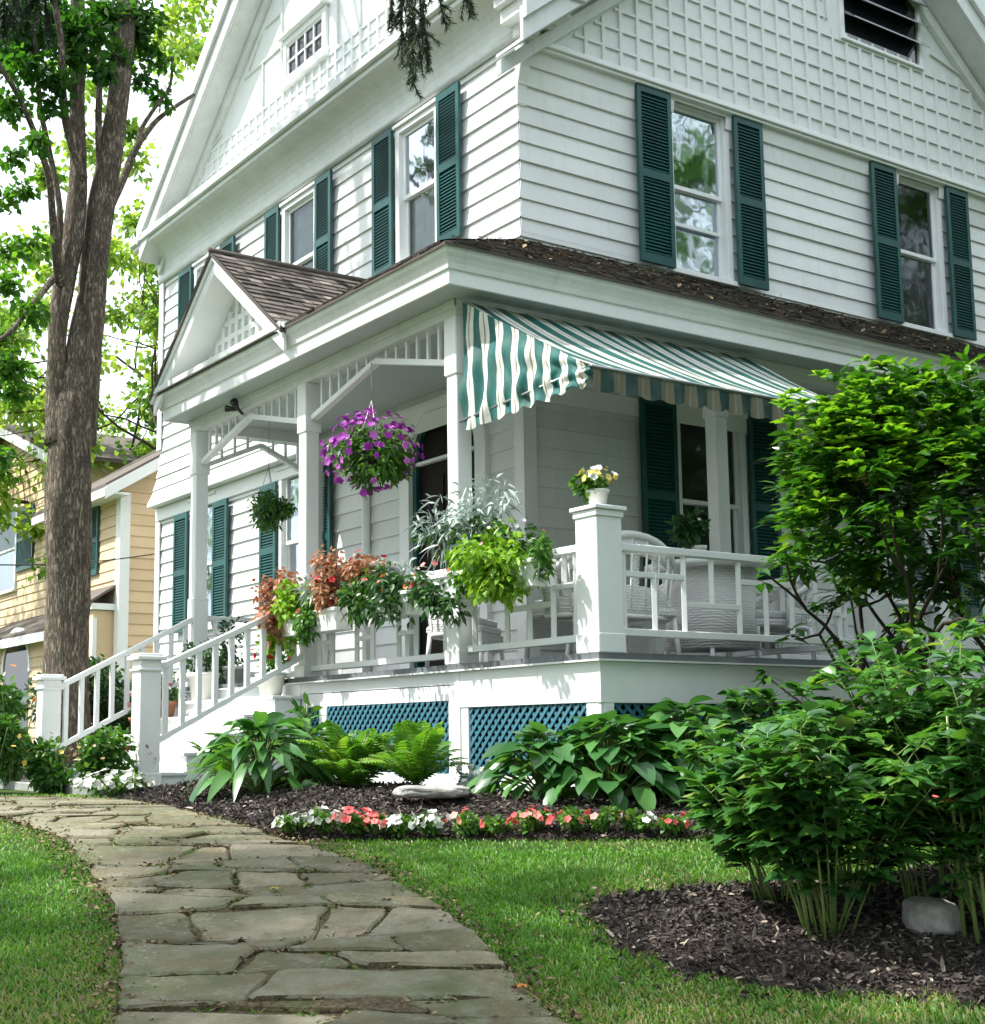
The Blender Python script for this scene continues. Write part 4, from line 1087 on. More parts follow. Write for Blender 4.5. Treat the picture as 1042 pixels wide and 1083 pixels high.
# leaf litter along the worn edges of the path
rg3 = np.random.default_rng(9); E = []
for pl in (PL_[:-1], PR_):
    for i in range(len(pl)-1):
        A, B = np.array(pl[i]), np.array(pl[i+1]); m = int(np.linalg.norm(B-A)*220); f = rg3.random(m)[:, None]; E.append(A+(B-A)*f+rg3.normal(size=(m, 2))*.075)
A = np.array(gp((620, 966), (660, 952), (700, 945))); E.append(A.repeat(60, 0)+rg3.normal(size=(180, 2))*.12)
E.append(JP0.repeat(3, 0)+rg3.normal(size=(len(JP0)*3, 2))*.018); E = np.concatenate(E); n = len(E); x, y = sl2w(E[:, 0], E[:, 1])
tag(mesh_np('dry_litter', *[q for q in leaves(np.stack([x, y, G(E[:, 0])+.025+.012*rg3.random(n)], 1), rg3.normal(size=(n, 3))*np.array([1, 1, .3]), rg3.normal(size=(n, 3))*.4+np.array([0, 0, 1]), .012+.035*rg3.random(n), .006+.018*rg3.random(n), 'diamond', .1, .4, rg3.random(n), rg3)][:2], M['litter'], None, rg3.random(n).repeat(9)), kind='stuff')
# single fallen leaves lying on the stones
def fallen(px, py, size, lab, col):
    s_, l_ = gpx(px, py); x, y = sl2w(s_, l_); z = float(G(s_))+.05; lb = LB()
    for k, (a, ln) in enumerate(((0, 1), (1.1, .8), (-1.1, .8), (2.2, .5), (-2.2, .5))):
        a += px; lb.add(leaves(np.array([[x, y, z]]), np.array([[math.cos(a), math.sin(a), .12]]), np.array([[0, 0, 1.0]]), size*ln, size*.55*ln, 'oval', .25, .3, np.array([.5+.1*k]), rg3))
    tag(lb.build('fallen_leaf', col, origin=(x, y, z)), lab, 'leaf')
fallen(290, 950, .055, 'pale curled leaf lying on a joint of the flagstone path', M['yellowp']); fallen(555, 1056, .05, 'orange leaf lying on the flagstone nearest the viewer', M['orangep'])
fallen(930, 1025, .06, 'rust brown leaf lying on the mulch of the front bed', M['terracotta']); fallen(410, 962, .045, 'brown leaf at the edge of the path by the lawn', M['litter'])
# ================================================================ PLANTS
def gpt(px, py, dz=0.0):
    s_, l_ = gpx(px, py); x, y = sl2w(s_, l_); return np.array([x, y, float(G(s_))+dz])
def at_s(px, s, zf=None):
    "ground point under pixel column px at distance s"
    v = ray(px, 780); vs = v[0]*HS[0]+v[1]*HS[1]; vl = v[0]*HR[0]+v[1]*HR[1]; l = s*vl/vs; x, y = sl2w(s, l)
    z = float((zf or (lambda a, b: G(a)))(np.array([s]), np.array([l]))[0]); return np.array([x, y, z])
def hosta(p, R, H, n, L, W, label, seed, mat='hosta', tone=(0, 1), group=None, el0=.45, el1=.95, dr=.12):
    rg = np.random.default_rng(seed); t = empty('hosta_plant', p, label, 'hosta', group)
    lb = LB(); st = MB()
    a = rg.random(n)*6.283; f = (np.arange(n)+.5)/n; f = f**.75
    rad = R*f*(.85+.3*rg.random(n)); h = H*(1-f**2.2*.80)*(.85+.3*rg.random(n))
    P = np.stack([p[0]+rad*np.cos(a)*.62, p[1]+rad*np.sin(a)*.62, p[2]+h], 1)
    el = el0-el1*f+.22*rg.normal(size=n)
    Dr = np.stack([np.cos(a)*np.cos(el), np.sin(a)*np.cos(el), np.sin(el)], 1)
    N = np.stack([-np.cos(a)*np.sin(el), -np.sin(a)*np.sin(el), np.cos(el)], 1)+rg.normal(size=(n, 3))*.3
    sz = .7+.5*rg.random(n)
    lb.add(leaves(P, Dr, N, L*sz, W*sz, 'heart', dr+.22*rg.random(n), .22, tone[0]+(tone[1]-tone[0])*rg.random(n), rg))
    lb.build('foliage', M[mat], t)
    for i in range(0, n, 2): st.tube([p+np.array([0, 0, -.02]), (p+P[i])/2+np.array([0, 0, h[i]*.2]), P[i]], .006, 5, False)
    st.build('stem', M['stem'], t); return t
def fern(p, n, L, label, seed, mat='fern', group=None):
    rg = np.random.default_rng(seed); t = empty('fern_plant', p, label, 'fern', group); lb = LB(); st = MB()
    for i in range(n):
        a = rg.random()*6.283; el = .65+.8*rg.random(); l = L*(.75+.5*rg.random()); k = 22
        q = np.linspace(0, 1, k); ax = np.array([math.cos(a)*math.cos(el), math.sin(a)*math.cos(el), math.sin(el)])
        pts = p+ax*(l*q)[:, None]; pts[:, 2] -= l*.38*q**2.4
        st.tube([tuple(x) for x in pts[::3]], .004, 4, False)
        side = np.array([-math.sin(a), math.cos(a), 0]); tang = nrm(np.gradient(pts, axis=0))
        w = l*.165*np.sin(math.pi*np.clip(q*.93+.08, 0, 1))**.8
        for sg in (-1, 1):
            Dr = side*sg+tang*.45+np.array([0, 0, -.15]); lb.add(leaves(pts[2:], Dr[2:], np.cross(tang, side)[2:]+rg.normal(size=(k-2, 3))*.2, w[2:], l*.028, 'lance', .2, .1, np.clip(.5+.3*rg.normal()+.15*rg.normal(size=k-2), 0, 1), rg))
    lb.build('foliage', M[mat], t); st.build('stem', M['stem'], t); return t
def flowers(c, rad, n, size, rng, petals=5, up=.4, full=False):
    "n small open flowers over the skin of an ellipsoid"
    u = usphere(n, rng)
    if not full: u[:, 2] = np.abs(u[:, 2])*.9-.12
    u = nrm(u); P = np.asarray(c)+u*np.asarray(rad)*(.9+.2*rng.random((n, 1)))
    Nn = nrm(u+np.array([0, 0, up])+rng.normal(size=(n, 3))*.35); A = nrm(np.cross(Nn, rng.normal(size=(n, 3)))); B = np.cross(Nn, A)
    lb = LB(); sz = size*(.75+.5*rng.random(n)); tn = rng.random(n)
    for k in range(petals):
        an = 6.283*k/petals; Dr = A*math.cos(an)+B*math.sin(an)+Nn*.25
        lb.add(leaves(P, Dr, Nn, sz*.55, sz*.55, 'oval', 0, .1, np.clip(tn+.1*k/petals, 0, 1), rng))
    return lb
def bush(name, p, rad, n, L, W, mat, label, cat, seed, shape='oval', tone=(0, 1), stems=5, group=None, fl=(), **kw):
    "rounded plant: foliage, a few stems, flowers"
    rg = np.random.default_rng(seed); t = empty(name, p, label, cat, group); lb = LB(); c = np.array(p)+np.array([0, 0, rad[2]])
    k = max(3, n//260); cs = usphere(k, rg)*np.array(rad)*.5
    for i in range(k):
        q = c+cs[i]; q[2] = max(q[2], p[2]+.12*rad[2]); off = .22*rg.normal(); lb.add(clump(q, np.array(rad)*.58, n//k, L, W, shape, tone=(max(0, tone[0]+off), min(1, tone[1]+off)), rng=rg, **kw))
    lb.build('foliage', M[mat], t)
    if stems:
        st = MB()
        for i in range(stems):
            a = rg.random()*6.28; r = rg.random()*.75
            st.tube([np.array(p)+np.array([0, 0, -.03]), np.array(p)+np.array([math.cos(a)*rad[0]*r*.5, math.sin(a)*rad[1]*r*.5, rad[2]*.8]), np.array(p)+np.array([math.cos(a)*rad[0]*r, math.sin(a)*rad[1]*r, rad[2]*1.6])], [.010, .008, .004], 5)
        st.build('stem', M['stem' if kw.get('green', True) else 'twig'], t)
    for (m, cnt, sz) in fl: build_flowers(flowers(c, np.array(rad)*1.02, cnt, sz, rg), m, t, cnt)
    return t
def build_flowers(lb, mat, t, n):
    "few flowers: each one a part of its own; many: one part"
    if n > 14: return lb.build('flower', M[mat], t)
    for i in range(len(lb.V[0])//12):           # an oval petal is 12 points, 6 faces
        b = LB()
        for V, F, T in zip(lb.V, lb.F, lb.T): f = F[i*6:(i+1)*6]; b.add((V[i*12:(i+1)*12], f-f.min(), T[i*12:(i+1)*12]))
        b.build('flower', M[mat], t)
# --- hostas, ferns and the flower edging of the house bed
HB_ = lambda s, l: HBZ(s, l)
hosta(at_s(275, 10.6, HB_), .66, .44, 120, .29, .10, 'hosta with long narrow leaves arching over the mulch beside the front steps', 31, tone=(.1, .9), el0=.9, el1=1.3, dr=.4)
hosta(at_s(322, 10.9, HB_), .52, .46, 90, .22, .10, 'upright hosta between the arching hosta and the ferns', 32, tone=(.2, 1), el0=.8, el1=1.1, dr=.3)
fern(at_s(238, 11.6, HB_), 26, .55, 'small feathery fern against the lowest white step', 33)
fern(at_s(375, 10.6, HB_), 54, .74, 'broad bright green fern in front of the blue lattice', 34)
fern(at_s(440, 10.3, HB_), 44, .64, 'fern with pale fronds behind the flat stone', 35)
hosta(at_s(578, 9.75, HB_), .66, .42, 150, .18, .125, 'broad leaved hosta at the left end of the big hosta bank under the deck corner', 36)
hosta(at_s(645, 9.6, HB_), .72, .50, 190, .19, .135, 'broad leaved hosta in the middle of the bank below the railing pedestal', 37, tone=(0, .85))
hosta(at_s(725, 9.8, HB_), .75, .56, 190, .19, .135, 'broad leaved hosta at the right end of the bank partly behind the leafy perennials', 38, tone=(0, .8))
hosta(at_s(800, 10.2, HB_), .75, .60, 150, .19, .135, 'dark hosta behind the leafy perennials by the deck skirting', 39, tone=(0, .6))
bush('cushion_plant', at_s(505, 10.25, HB_), (.17, .17, .12), 240, .06, .035, 'silver', 'pale silvery plant by the base of the lattice', 'plant', 40, stems=2, fl=[('whitep', 26, .045)])
bush('sprout_plant', at_s(322, 11.3, HB_)+np.array([0, 0, .42]), (.08, .08, .13), 26, .12, .05, 'midleaf', 'single leafy shoot rising above the hostas by the deck', 'plant', 41, stems=2)
imp = [(310, 'whitep', 'white'), (338, 'whitep', 'white'), (375, 'coral', 'coral'), (398, 'coral', 'coral'), (425, 'whitep', 'white'), (458, 'whitep', 'white'), (492, 'coral', 'coral'), (528, 'coral', 'coral'), (562, 'coral', 'coral'), (600, 'coral', 'coral'), (638, 'coral', 'coral'), (672, 'whitep', 'white'), (712, 'coral', 'coral')]
where = ['at the path end of the edging row', 'second from the path end of the row', 'the first coral one from the path', 'below the left end of the flat stone beside the first coral one', 'below the flat stone, left of the leggy white one', 'leggy, below the middle of the flat stone', 'just right of the flat stone', 'in front of the gap between stone and hosta bank', 'at the left foot of the hosta bank', 'below the left hosta of the bank', 'below the middle hosta of the bank', 'the only one under the right half of the bank', 'the last one before the leafy perennials']
for i, (px, m, cn) in enumerate(imp):
    p = at_s(px, gpx(px, 888)[0]+.03, HB_); rg = np.random.default_rng(60+i)
    n = int(22+10*rg.random()) if i not in (6, 7, 9, 10, 11, 12) else 7
    bush('impatiens_plant', p, (.11+.04*rg.random(), .10, .05+.035*rg.random()), 210, .04, .024, 'midleaf', cn+' impatiens, '+where[i], 'impatiens', 60+i, stems=3, group='impatiens edging the mulch bed', fl=[(m, n, .05)])
# flat stones and rock
def boulder(name, p, rad, seed, label, flat=1.0, mat='rock'):
    from mathutils import noise as mn
    bm = bmesh.new(); bmesh.ops.create_icosphere(bm, subdivisions=5, radius=1); rg = np.random.default_rng(seed); k = rg.normal(size=(7, 3))*2.2; ph = rg.random(7)*6
    for v in bm.verts:
        d = sum(math.sin(float(k[j]@np.array(v.co))+ph[j]) for j in range(7))*.045+.10*mn.fractal(v.co*2.6+Vector((seed, 0, 0)), .9, 2.1, 5)+.05*mn.cell(v.co*2.2+Vector((seed, 3, 0)))
        c = v.co*(1+d); c = Vector([math.copysign(abs(t)**.55, t) for t in c]); v.co = Vector((c.x*rad[0], c.y*rad[1], c.z*rad[2]))
    me = D.meshes.new(name); bm.to_mesh(me); bm.free(); me.polygons.foreach_set('use_smooth', [True]*len(me.polygons))
    me.transform(Matrix.Rotation(YAW-math.pi/2+rg.normal()*.1, 4, 'Z')); me.transform(Matrix.Translation(Vector(p)))
    return tag(link(name, me, M[mat], None, p), label, 'stone')
boulder('flat_stone', at_s(456, 9.35, HB_)+np.array([0, 0, .07]), (.25, .15, .04), 3, 'long flat pale stone lying on the mulch behind the impatiens')
boulder('garden_rock', at_s(975, 6.45, FBZ)+np.array([0, 0, .04]), (.115, .11, .085), 5, 'rounded grey rock under the leafy perennials in the front bed')
# --- tall leafy perennials of the front bed
def perennial(p, n, H, R, label, seed, lean=(0, 0)):
    H = H*.97; n = int(n*1.1)
    rg = np.random.default_rng(seed); t = empty('leafy_perennial', p, label, 'perennial'); lb = LB(); st = MB()
    for i in range(n):
        a = rg.random()*6.283; r0 = R*.36*math.sqrt(rg.random()); r1 = R*(.25+.90*math.sqrt(rg.random())); h = H*(.52+.60*rg.random())
        b = p+np.array([math.cos(a)*r0, math.sin(a)*r0, -.02]); q = p+np.array([math.cos(a)*r1+lean[0], math.sin(a)*r1+lean[1], h]); m = (b+q)/2+np.array([0, 0, h*.12])-np.array([math.cos(a), math.sin(a), 0])*r1*.12
        pts = [b*(1-f)**2+m*2*f*(1-f)+q*f*f for f in np.linspace(0, 1, 7)]
        st.tone = rg.random(); st.tube([tuple(x) for x in pts], [.0055, .0053, .005, .0045, .004, .0035, .002], 6)
        for f in np.linspace(.30+.16*rg.random(), 1, 7):
            c = b*(1-f)**2+m*2*f*(1-f)+q*f*f
            for _ in range(2 if f > .45 else 1):
                az = rg.random()*6.283; el = .12+.35*rg.random() if f < .97 else .7
                ax = np.array([math.cos(az)*math.cos(el), math.sin(az)*math.cos(el), math.sin(el)]); pl = .07+.06*rg.random(); e = c+ax*pl
                st.tube([tuple(c), tuple(e)], .003, 4, False)
                nl = int(rg.integers(5, 9)); sc_ = .62+.6*rg.random(); sp = np.linspace(-1.25, 1.25, nl)+rg.normal(size=nl)*.12
                side = np.array([-math.sin(az), math.cos(az), 0]); Dr = ax[None]*np.cos(sp)[:, None]+side[None]*np.sin(sp)[:, None]; Dr[:, 2] += .05
                P = e[None]-ax[None]*.045*np.abs(sp)[:, None]
                lb.add(leaves(P, Dr, np.tile([0, 0, 1.0], (nl, 1))+rg.normal(size=(nl, 3))*.22, sc_*(.12+.05*rg.random(nl))*(1-.25*np.abs(sp)/1.25), sc_*(.056+.022*rg.random(nl)), 'oval', .25+.25*rg.random(nl), .22, np.clip(.25+.5*f*rg.random()+.2*rg.normal(size=nl)+(.4 if rg.random() < .06 else 0), 0, 1), rg))
    st.build('stem', M['stem'], t); lb.build('foliage', M['peony'], t); return t
FB_ = lambda s, l: FBZ(s, l)
perennial(at_s(822, 6.75, FB_), 13, .72, .38, 'leafy perennial at the left edge of the front bed leaning over the lawn', 71, (-.05, 0))
perennial(at_s(872, 6.35, FB_), 20, .84, .42, 'bushy perennial with many pale bare stems near the lawn edge of the front bed', 72)
perennial(at_s(900, 7.1, FB_), 18, .86, .46, 'leafy perennial standing behind the one with bare stems, its top against the deck', 73)
perennial(at_s(985, 6.7, FB_), 18, 1.14, .44, 'tallest leafy perennial behind the grey rock', 74)
perennial(at_s(1050, 6.3, FB_), 16, .98, .42, 'leafy perennial cut by the right edge of the picture', 75)
perennial(at_s(1015, 7.6, FB_), 16, 1.10, .5, 'shaded leafy perennial under the dark shrub', 76)
perennial(at_s(1110, 7.0, FB_), 14, 1.05, .5, 'leafy perennial at the far right end of the front bed', 77)
def lily(p, H, label, seed, lean, buds):
    rg = np.random.default_rng(seed); t = empty('lily_stalk', p, label, 'lily'); st = MB(); st.tone = .9
    q = p+np.array([lean[0], lean[1], H]); st.tube([tuple(p-np.array([0, 0, .02])), tuple((p+q)/2+np.array([lean[0]*.1, 0, 0])), tuple(q)], [.011, .009, .006], 7); st.build('stem', M['stem'], t)
    lb = LB(); f = np.repeat(np.linspace(.25, .98, 16), 2); n = len(f); a = rg.random(n)*6.28; P = p+(q-p)*f[:, None]
    lb.add(leaves(P, np.stack([np.cos(a), np.sin(a), np.full(n, .45)], 1), np.stack([-np.cos(a)*.4, -np.sin(a)*.4, np.ones(n)], 1), .10+.03*rg.random(n), .018, 'lance', .5, .15, .5+.4*rg.random(n), rg)); lb.build('foliage', M['midleaf'], t)
    if buds:
        m = MB()
        for k in range(buds):
            a = rg.random()*6.28; c = q+np.array([math.cos(a)*.06, math.sin(a)*.06, .02-.03*k]); m.tube([tuple(q), tuple(c), tuple(c+np.array([math.cos(a)*.05, math.sin(a)*.05, .02]))], [.003, .012, .004], 7)
        m.build('flower', M['coral'], t)
    return t
lily(at_s(1022, 6.25, FB_), .62, 'stalk with two coral buds beside the grey rock', 81, (-.05, .02), 2)
lily(at_s(1034, 6.2, FB_), .60, 'pale bent stalk nearest the right edge of the picture', 82, (.0, .05), 0)
lily(at_s(1008, 6.3, FB_), 1.0, 'tall pale stalk rising past the grey rock to the shrub', 83, (-.10, -.05), 0)
# --- plants at the foot of the steps
bush('border_plant', gpt(62, 840, .0)+np.array([.0, .1, 0]), (.30, .28, .27), 1100, .075, .04, 'midleaf', 'bushy border plant with yellow flowers in front of the far newel post', 'border plant', 91, fl=[('yellowp', 12, .05)])
bush('border_plant', gpt(118, 842, .0), (.36, .30, .30), 1300, .07, .036, 'midleaf', 'bronze tinged border plant between the two newel posts', 'border plant', 92, fl=[('orangep', 7, .05), ('coleus', 26, .04)])
bush('petunia_plant', gpt(122, 846, .0), (.32, .2, .12), 300, .05, .03, 'midleaf', 'low plant covered in white petunias beside the near newel post', 'petunia', 93, fl=[('whitep', 85, .06)])
bush('dusty_miller', gpt(92, 836, .18), (.15, .15, .18), 260, .10, .028, 'silver', 'silvery dusty miller rising behind the border plants at the steps', 'dusty miller', 94, 'lance')
bush('garden_shrub', gpt(18, 842, .0)+np.array([-.1, .5, 0]), (.42, .42, .38), 1300, .075, .04, 'midleaf', 'rounded green shrub at the left edge of the picture by the path', 'shrub', 95, tone=(0, .8), fl=[('yellowp', 10, .05)])
bush('garden_shrub', at_s(14, 14.5), (.42, .42, .62), 1400, .10, .05, 'midleaf', 'taller leafy shrub with an orange bloom before the arched window', 'shrub', 96, tone=(0, .7), fl=[('orangep', 3, .08)])
bush('garden_shrub', at_s(-30, 13.2), (.5, .5, .45), 1300, .10, .05, 'midleaf', 'green shrub cut by the left edge of the picture', 'shrub', 97, tone=(.1, .9))
bush('evergreen_shrub', np.array([-.6, 9.0, -1.05]), (.85, .7, .78), 2600, .11, .05, 'darkleaf', 'dark evergreen shrub beyond the far stair railing', 'shrub', 98, group=None)
bush('evergreen_shrub', np.array([.65, 8.3, -1.05]), (.7, .75, .88), 2400, .10, .045, 'darkleaf', 'dark evergreen shrub against the house wall beyond the porch end', 'shrub', 99)
bush('evergreen_shrub', np.array([.75, 10.3, -1.05]), (.7, .9, .75), 2200, .10, .045, 'darkleaf', 'dark evergreen shrub under the far ground floor window', 'shrub', 100, tone=(.1, .9))
bush('evergreen_shrub', np.array([-2.4, 8.6, -1.05]), (.5, .5, .55), 1500, .09, .045, 'midleaf', 'mid green shrub beside the far newel post', 'shrub', 101, tone=(0, .7), fl=[('redp', 8, .06)])
# --- glossy shrub at the right of the terrace
def branchy(mb, p, d, L, r, depth, rg, tips, spread=.55, grav=0.0):
    d = np.asarray(d, float); d = d/np.linalg.norm(d); n = 4; pts = [np.asarray(p, float)]
    for k in range(n):
        d = d+rg.normal(size=3)*.13; d[2] += grav; d = d/np.linalg.norm(d); pts.append(pts[-1]+d*L/n)
    mb.tube([tuple(x) for x in pts], np.linspace(r, r*.62, n+1), 7 if r > .02 else 5, False)
    if depth == 0: tips.append((pts[-1], d)); return
    for k in range(rg.integers(2, 4)):
        nd = d+rg.normal(size=3)*spread; branchy(mb, pts[-1] if k < 2 else pts[-2], nd, L*(.62+.2*rg.random()), r*.6, depth-1, rg, tips, spread, grav)
    if depth == 1: tips.append((pts[2], d))
rg = np.random.default_rng(110); sp = at_s(985, 9.2, HB_); shr = empty('glossy_shrub', sp, 'large glossy leaved shrub in front of the terrace, its upper left leaves lit bright green', 'shrub'); mb = MB(); tips = []
for k in range(9):
    a = 6.28*k/9+rg.random()*.5; o = np.array([math.cos(a)*.1, math.sin(a)*.1, 0]); tl_ = .35+.35*rg.random()
    tgt = np.array([HR[0], HR[1], 0])*(-.62 if k % 3 == 0 else .1)
    branchy(mb, sp+o-np.array([0, 0, .03]), np.array([math.cos(a)*tl_, math.sin(a)*tl_, 1.0])+tgt*.35, .95, .03, 2, rg, tips, .5)
mb.build('branch', M['twig'], shr)
lb = LB(); C0 = at(985, 552, 9.2); RR = np.array([.98, .98, 1.02])
# leaf whorls: at the branch tips and through a broad crown
cs = [np.array(t[0]) for t in tips]
u = usphere(620, rg); u[:, 2] = np.where(u[:, 2] < -.35, -u[:, 2]*.5, u[:, 2])
extra = C0+u*RR*(.45+.6*rg.random((620, 1))**.6)
lobes = [at(905, 450, 9.0), at(955, 435, 9.3), at(925, 425, 9.1), at(1020, 440, 9.2), at(880, 468, 9.0), at(985, 480, 8.8), at(910, 490, 8.8), at(878, 545, 9.0), at(925, 600, 8.9), at(1000, 610, 9.0)]
for c in lobes: extra = np.concatenate([extra, c+usphere(26, rg)*np.array([.36, .36, .26])*rg.random((26, 1))**.4])
for c in list(extra)+cs:
    n = 11; az = rg.random(n)*6.28; el = .05+.5*rg.normal(size=n)*.5+.1; outv = nrm(c-C0)*.5
    Dr = np.stack([np.cos(az)*np.cos(el), np.sin(az)*np.cos(el), np.sin(el)], 1)+outv
    lb.add(leaves(np.tile(c, (n, 1))+rg.normal(size=(n, 3))*.03, Dr, rg.normal(size=(n, 3))*.3+np.array([0, 0, 1.0]), .095+.05*rg.random(n), .040+.014*rg.random(n), 'oval', .25, .25, np.clip(.45+.25*rg.normal()+.15*rg.normal(size=n), 0, 1), rg))
lb.build('foliage', M['rhodo'], shr)
lb = LB()
for (x, y, s_) in [(842, 432, 8.75), (860, 425, 8.8), (850, 445, 8.75), (905, 405, 8.85), (925, 398, 8.95), (890, 420, 8.8), (880, 455, 8.65), (905, 462, 8.6), (930, 455, 8.6), (915, 440, 8.65), (870, 470, 8.6), (950, 470, 8.55), (895, 478, 8.55), (930, 430, 8.7), (975, 500, 8.5), (960, 505, 8.5), (875, 520, 8.5), (1000, 450, 8.7), (1020, 425, 8.9), (960, 420, 8.8)]:
    for _ in range(5):
        c = at(x, y, s_)+rg.normal(size=3)*.085; n = 9; az = rg.random(n)*6.28; el = .25+.35*rg.random(n)
        lb.add(leaves(np.tile(c, (n, 1)), np.stack([np.cos(az)*np.cos(el), np.sin(az)*np.cos(el), np.sin(el)], 1), rg.normal(size=(n, 3))*.25+np.array([0, 0, 1.0]), .085+.03*rg.random(n), .036+.01*rg.random(n), 'oval', .25, .25, rg.random(n), rg))
lb.build('sunlit_leaves', M['sunlit'], shr)  # lime whorls paint the sunlit leaves of the crown
lb = LB()
for c in (at(938, 497, 8.55), at(918, 505, 8.6)): lb.add(clump(c, (.05, .05, .04), 16, .05, .03, tone=(.3, 1), rng=rg))
lb.build('dead_bloom', M['coleus'], shr)
# --- unseen hedge added right of the view to block low sky from the porch
hp = np.array([7.0, -5.6, gz_at(7, -5.6)]); hd = empty('added_hedge', hp, 'unseen tall hedge added right of the view to keep low sky off the porch', 'hedge'); rg = np.random.default_rng(300)
n = 42000; q = rg.random((n, 3)); u_ = .8+13.6*q[:, 0]; dep = (q[:, 1]-.5); dep = np.sign(dep)*np.abs(dep*2)**.4*.6; hh = 6.4+.3*np.sin(u_*1.7)+.25*np.sin(u_*4.1)
P = np.stack([u_, -5.6+dep-.12*u_*0, gz_at(7, -5.6)+.05+hh*q[:, 2]**.9], 1)
mesh_np('foliage', *[z for z in leaves(P, rg.normal(size=(n, 3)), rg.normal(size=(n, 3))+np.array([0, .6, .5]), .14+.07*rg.random(n), .10, 'diamond', .2, .2, rg.random(n), rg)][:2], M['darkleaf'], hd, rg.random(n).repeat(9)); mb = MB()
for k in range(22): x0 = 1.0+13.2*k/21; mb.tube([(x0, -5.6, hp[2]-.05), (x0+.1, -5.6, hp[2]+1.6), (x0, -5.55, hp[2]+5.8)], [.05, .04, .015], 6)
mb.build('stem', M['twig'], hd)
# --- window boxes on the railings
def planter(y0, y1, x, z, label, seed, plants):
    t = empty('window_box', (x, (y0+y1)/2, z), label, 'window box'); m = MB(); h = .2; w = .11
    m.prism([(x-w, y0, z+h), (x+w, y0, z+h), (x+w*.8, y0, z), (x-w*.8, y0, z)], (0, y1-y0, 0)); m.box(x-w-.012, x+w+.012, y0-.01, y1+.01, z+h-.03, z+h+.004)
    m.build('box', M['white'], t, .006); rg = np.random.default_rng(seed)
    for (nm, mat, fy, dx, dz, rad, n, L, W, shp, fl) in plants:
        if nm == 'coleus': n, L, W = int(n*2.0), L*.62, W*.68
        if 'lime' in mat: n, L, W = int(n*1.5), L*.78, W*.78
        rad = tuple(1.22*q_ for q_ in rad); n = int(n*1.3); c = np.array([x+dx, y0+(y1-y0)*fy, z+h+dz]); lb = LB(); kk = max(2, n//90)
        for _ in range(kk): lb.add(clump(c+rg.normal(size=3)*np.array(rad)*.42, np.array(rad)*.66, n//kk, L, W, shp, tone=(.5*rg.random(), 1-.4*rg.random()), rng=rg, droop=.4, rnd_=1.1, shell=.4))
        lb.build(nm, M[mat], t)
        for (fm, k, s_) in fl: build_flowers(flowers(c, np.array(rad)*1.02, k, s_, rg), fm, t, k)
planter(3.30, 4.42, -.16, .38, 'window box with coppery coleus and lime vine at the step end of the front railing', 121, [
    ('coleus', 'coleus', .97, -.03, .12, (.19, .20, .20), 520, .10, .06, 'oval', []), ('lime_vine', 'lime', .52, -.10, .02, (.16, .20, .22), 460, .075, .05, 'heart', []), ('trailing_vine', 'lime', 1.06, -.1, -.14, (.12, .16, .22), 320, .07, .042, 'heart', []),
    ('coleus', 'coleus', .18, .0, .20, (.18, .19, .20), 430, .10, .055, 'oval', [('redp', 6, .06)]), ('dusty_miller', 'silver', .55, .07, .25, (.15, .2, .15), 200, .12, .02, 'lance', []), ('trailing_foliage', 'midleaf', .28, -.12, -.02, (.12, .18, .14), 260, .065, .035, 'oval', [('coral', 5, .05)])])
planter(2.10, 3.10, -.16, .42, 'window box trailing dark green foliage on the front railing next to the corner post', 122, [
    ('coleus', 'coleus', .80, .02, .28, (.16, .22, .13), 260, .10, .055, 'oval', [('redp', 5, .06)]), ('trailing_foliage', 'darkleaf', .40, -.10, -.02, (.15, .32, .24), 560, .07, .03, 'lance', [('coral', 7, .05)]),
    ('dusty_miller', 'silver', .45, .04, .18, (.16, .36, .15), 300, .12, .022, 'lance', []), ('trailing_foliage', 'midleaf', .78, -.12, .02, (.12, .2, .16), 300, .07, .035, 'oval', [('coral', 6, .05), ('whitep', 4, .04)]), ('trailing_foliage', 'darkleaf', .08, -.1, .02, (.13, .16, .2), 260, .07, .035, 'oval', [('orangep', 4, .05)])])
planter(.42, 1.72, -.16, .50, 'window box with tall silver foliage and a big lime vine beside the railing pedestal', 123, [
    ('lime_vine', 'lime', .28, -.13, -.07, (.17, .31, .17), 900, .08, .052, 'heart', []), ('dusty_miller', 'silver', .68, .02, .36, (.20, .34, .31), 600, .13, .019, 'lance', []), ('trailing_foliage', 'darkleaf', .50, .0, .16, (.19, .52, .17), 760, .07, .034, 'lance', [('coral', 6, .05), ('pink', 4, .05), ('whitep', 9, .04)]),
    ('trailing_foliage', 'darkleaf', .98, -.10, -.06, (.12, .20, .2), 300, .07, .035, 'oval', [('coral', 4, .06), ('orangep', 3, .06)]), ('trailing_foliage', 'midleaf', .02, -.08, -.02, (.12, .14, .16), 260, .065, .034, 'oval', [('whitep', 4, .04)]), ('trailing_foliage', 'midleaf', .70, -.12, -.04, (.10, .17, .13), 240, .06, .03, 'oval', [('coral', 3, .05)])])
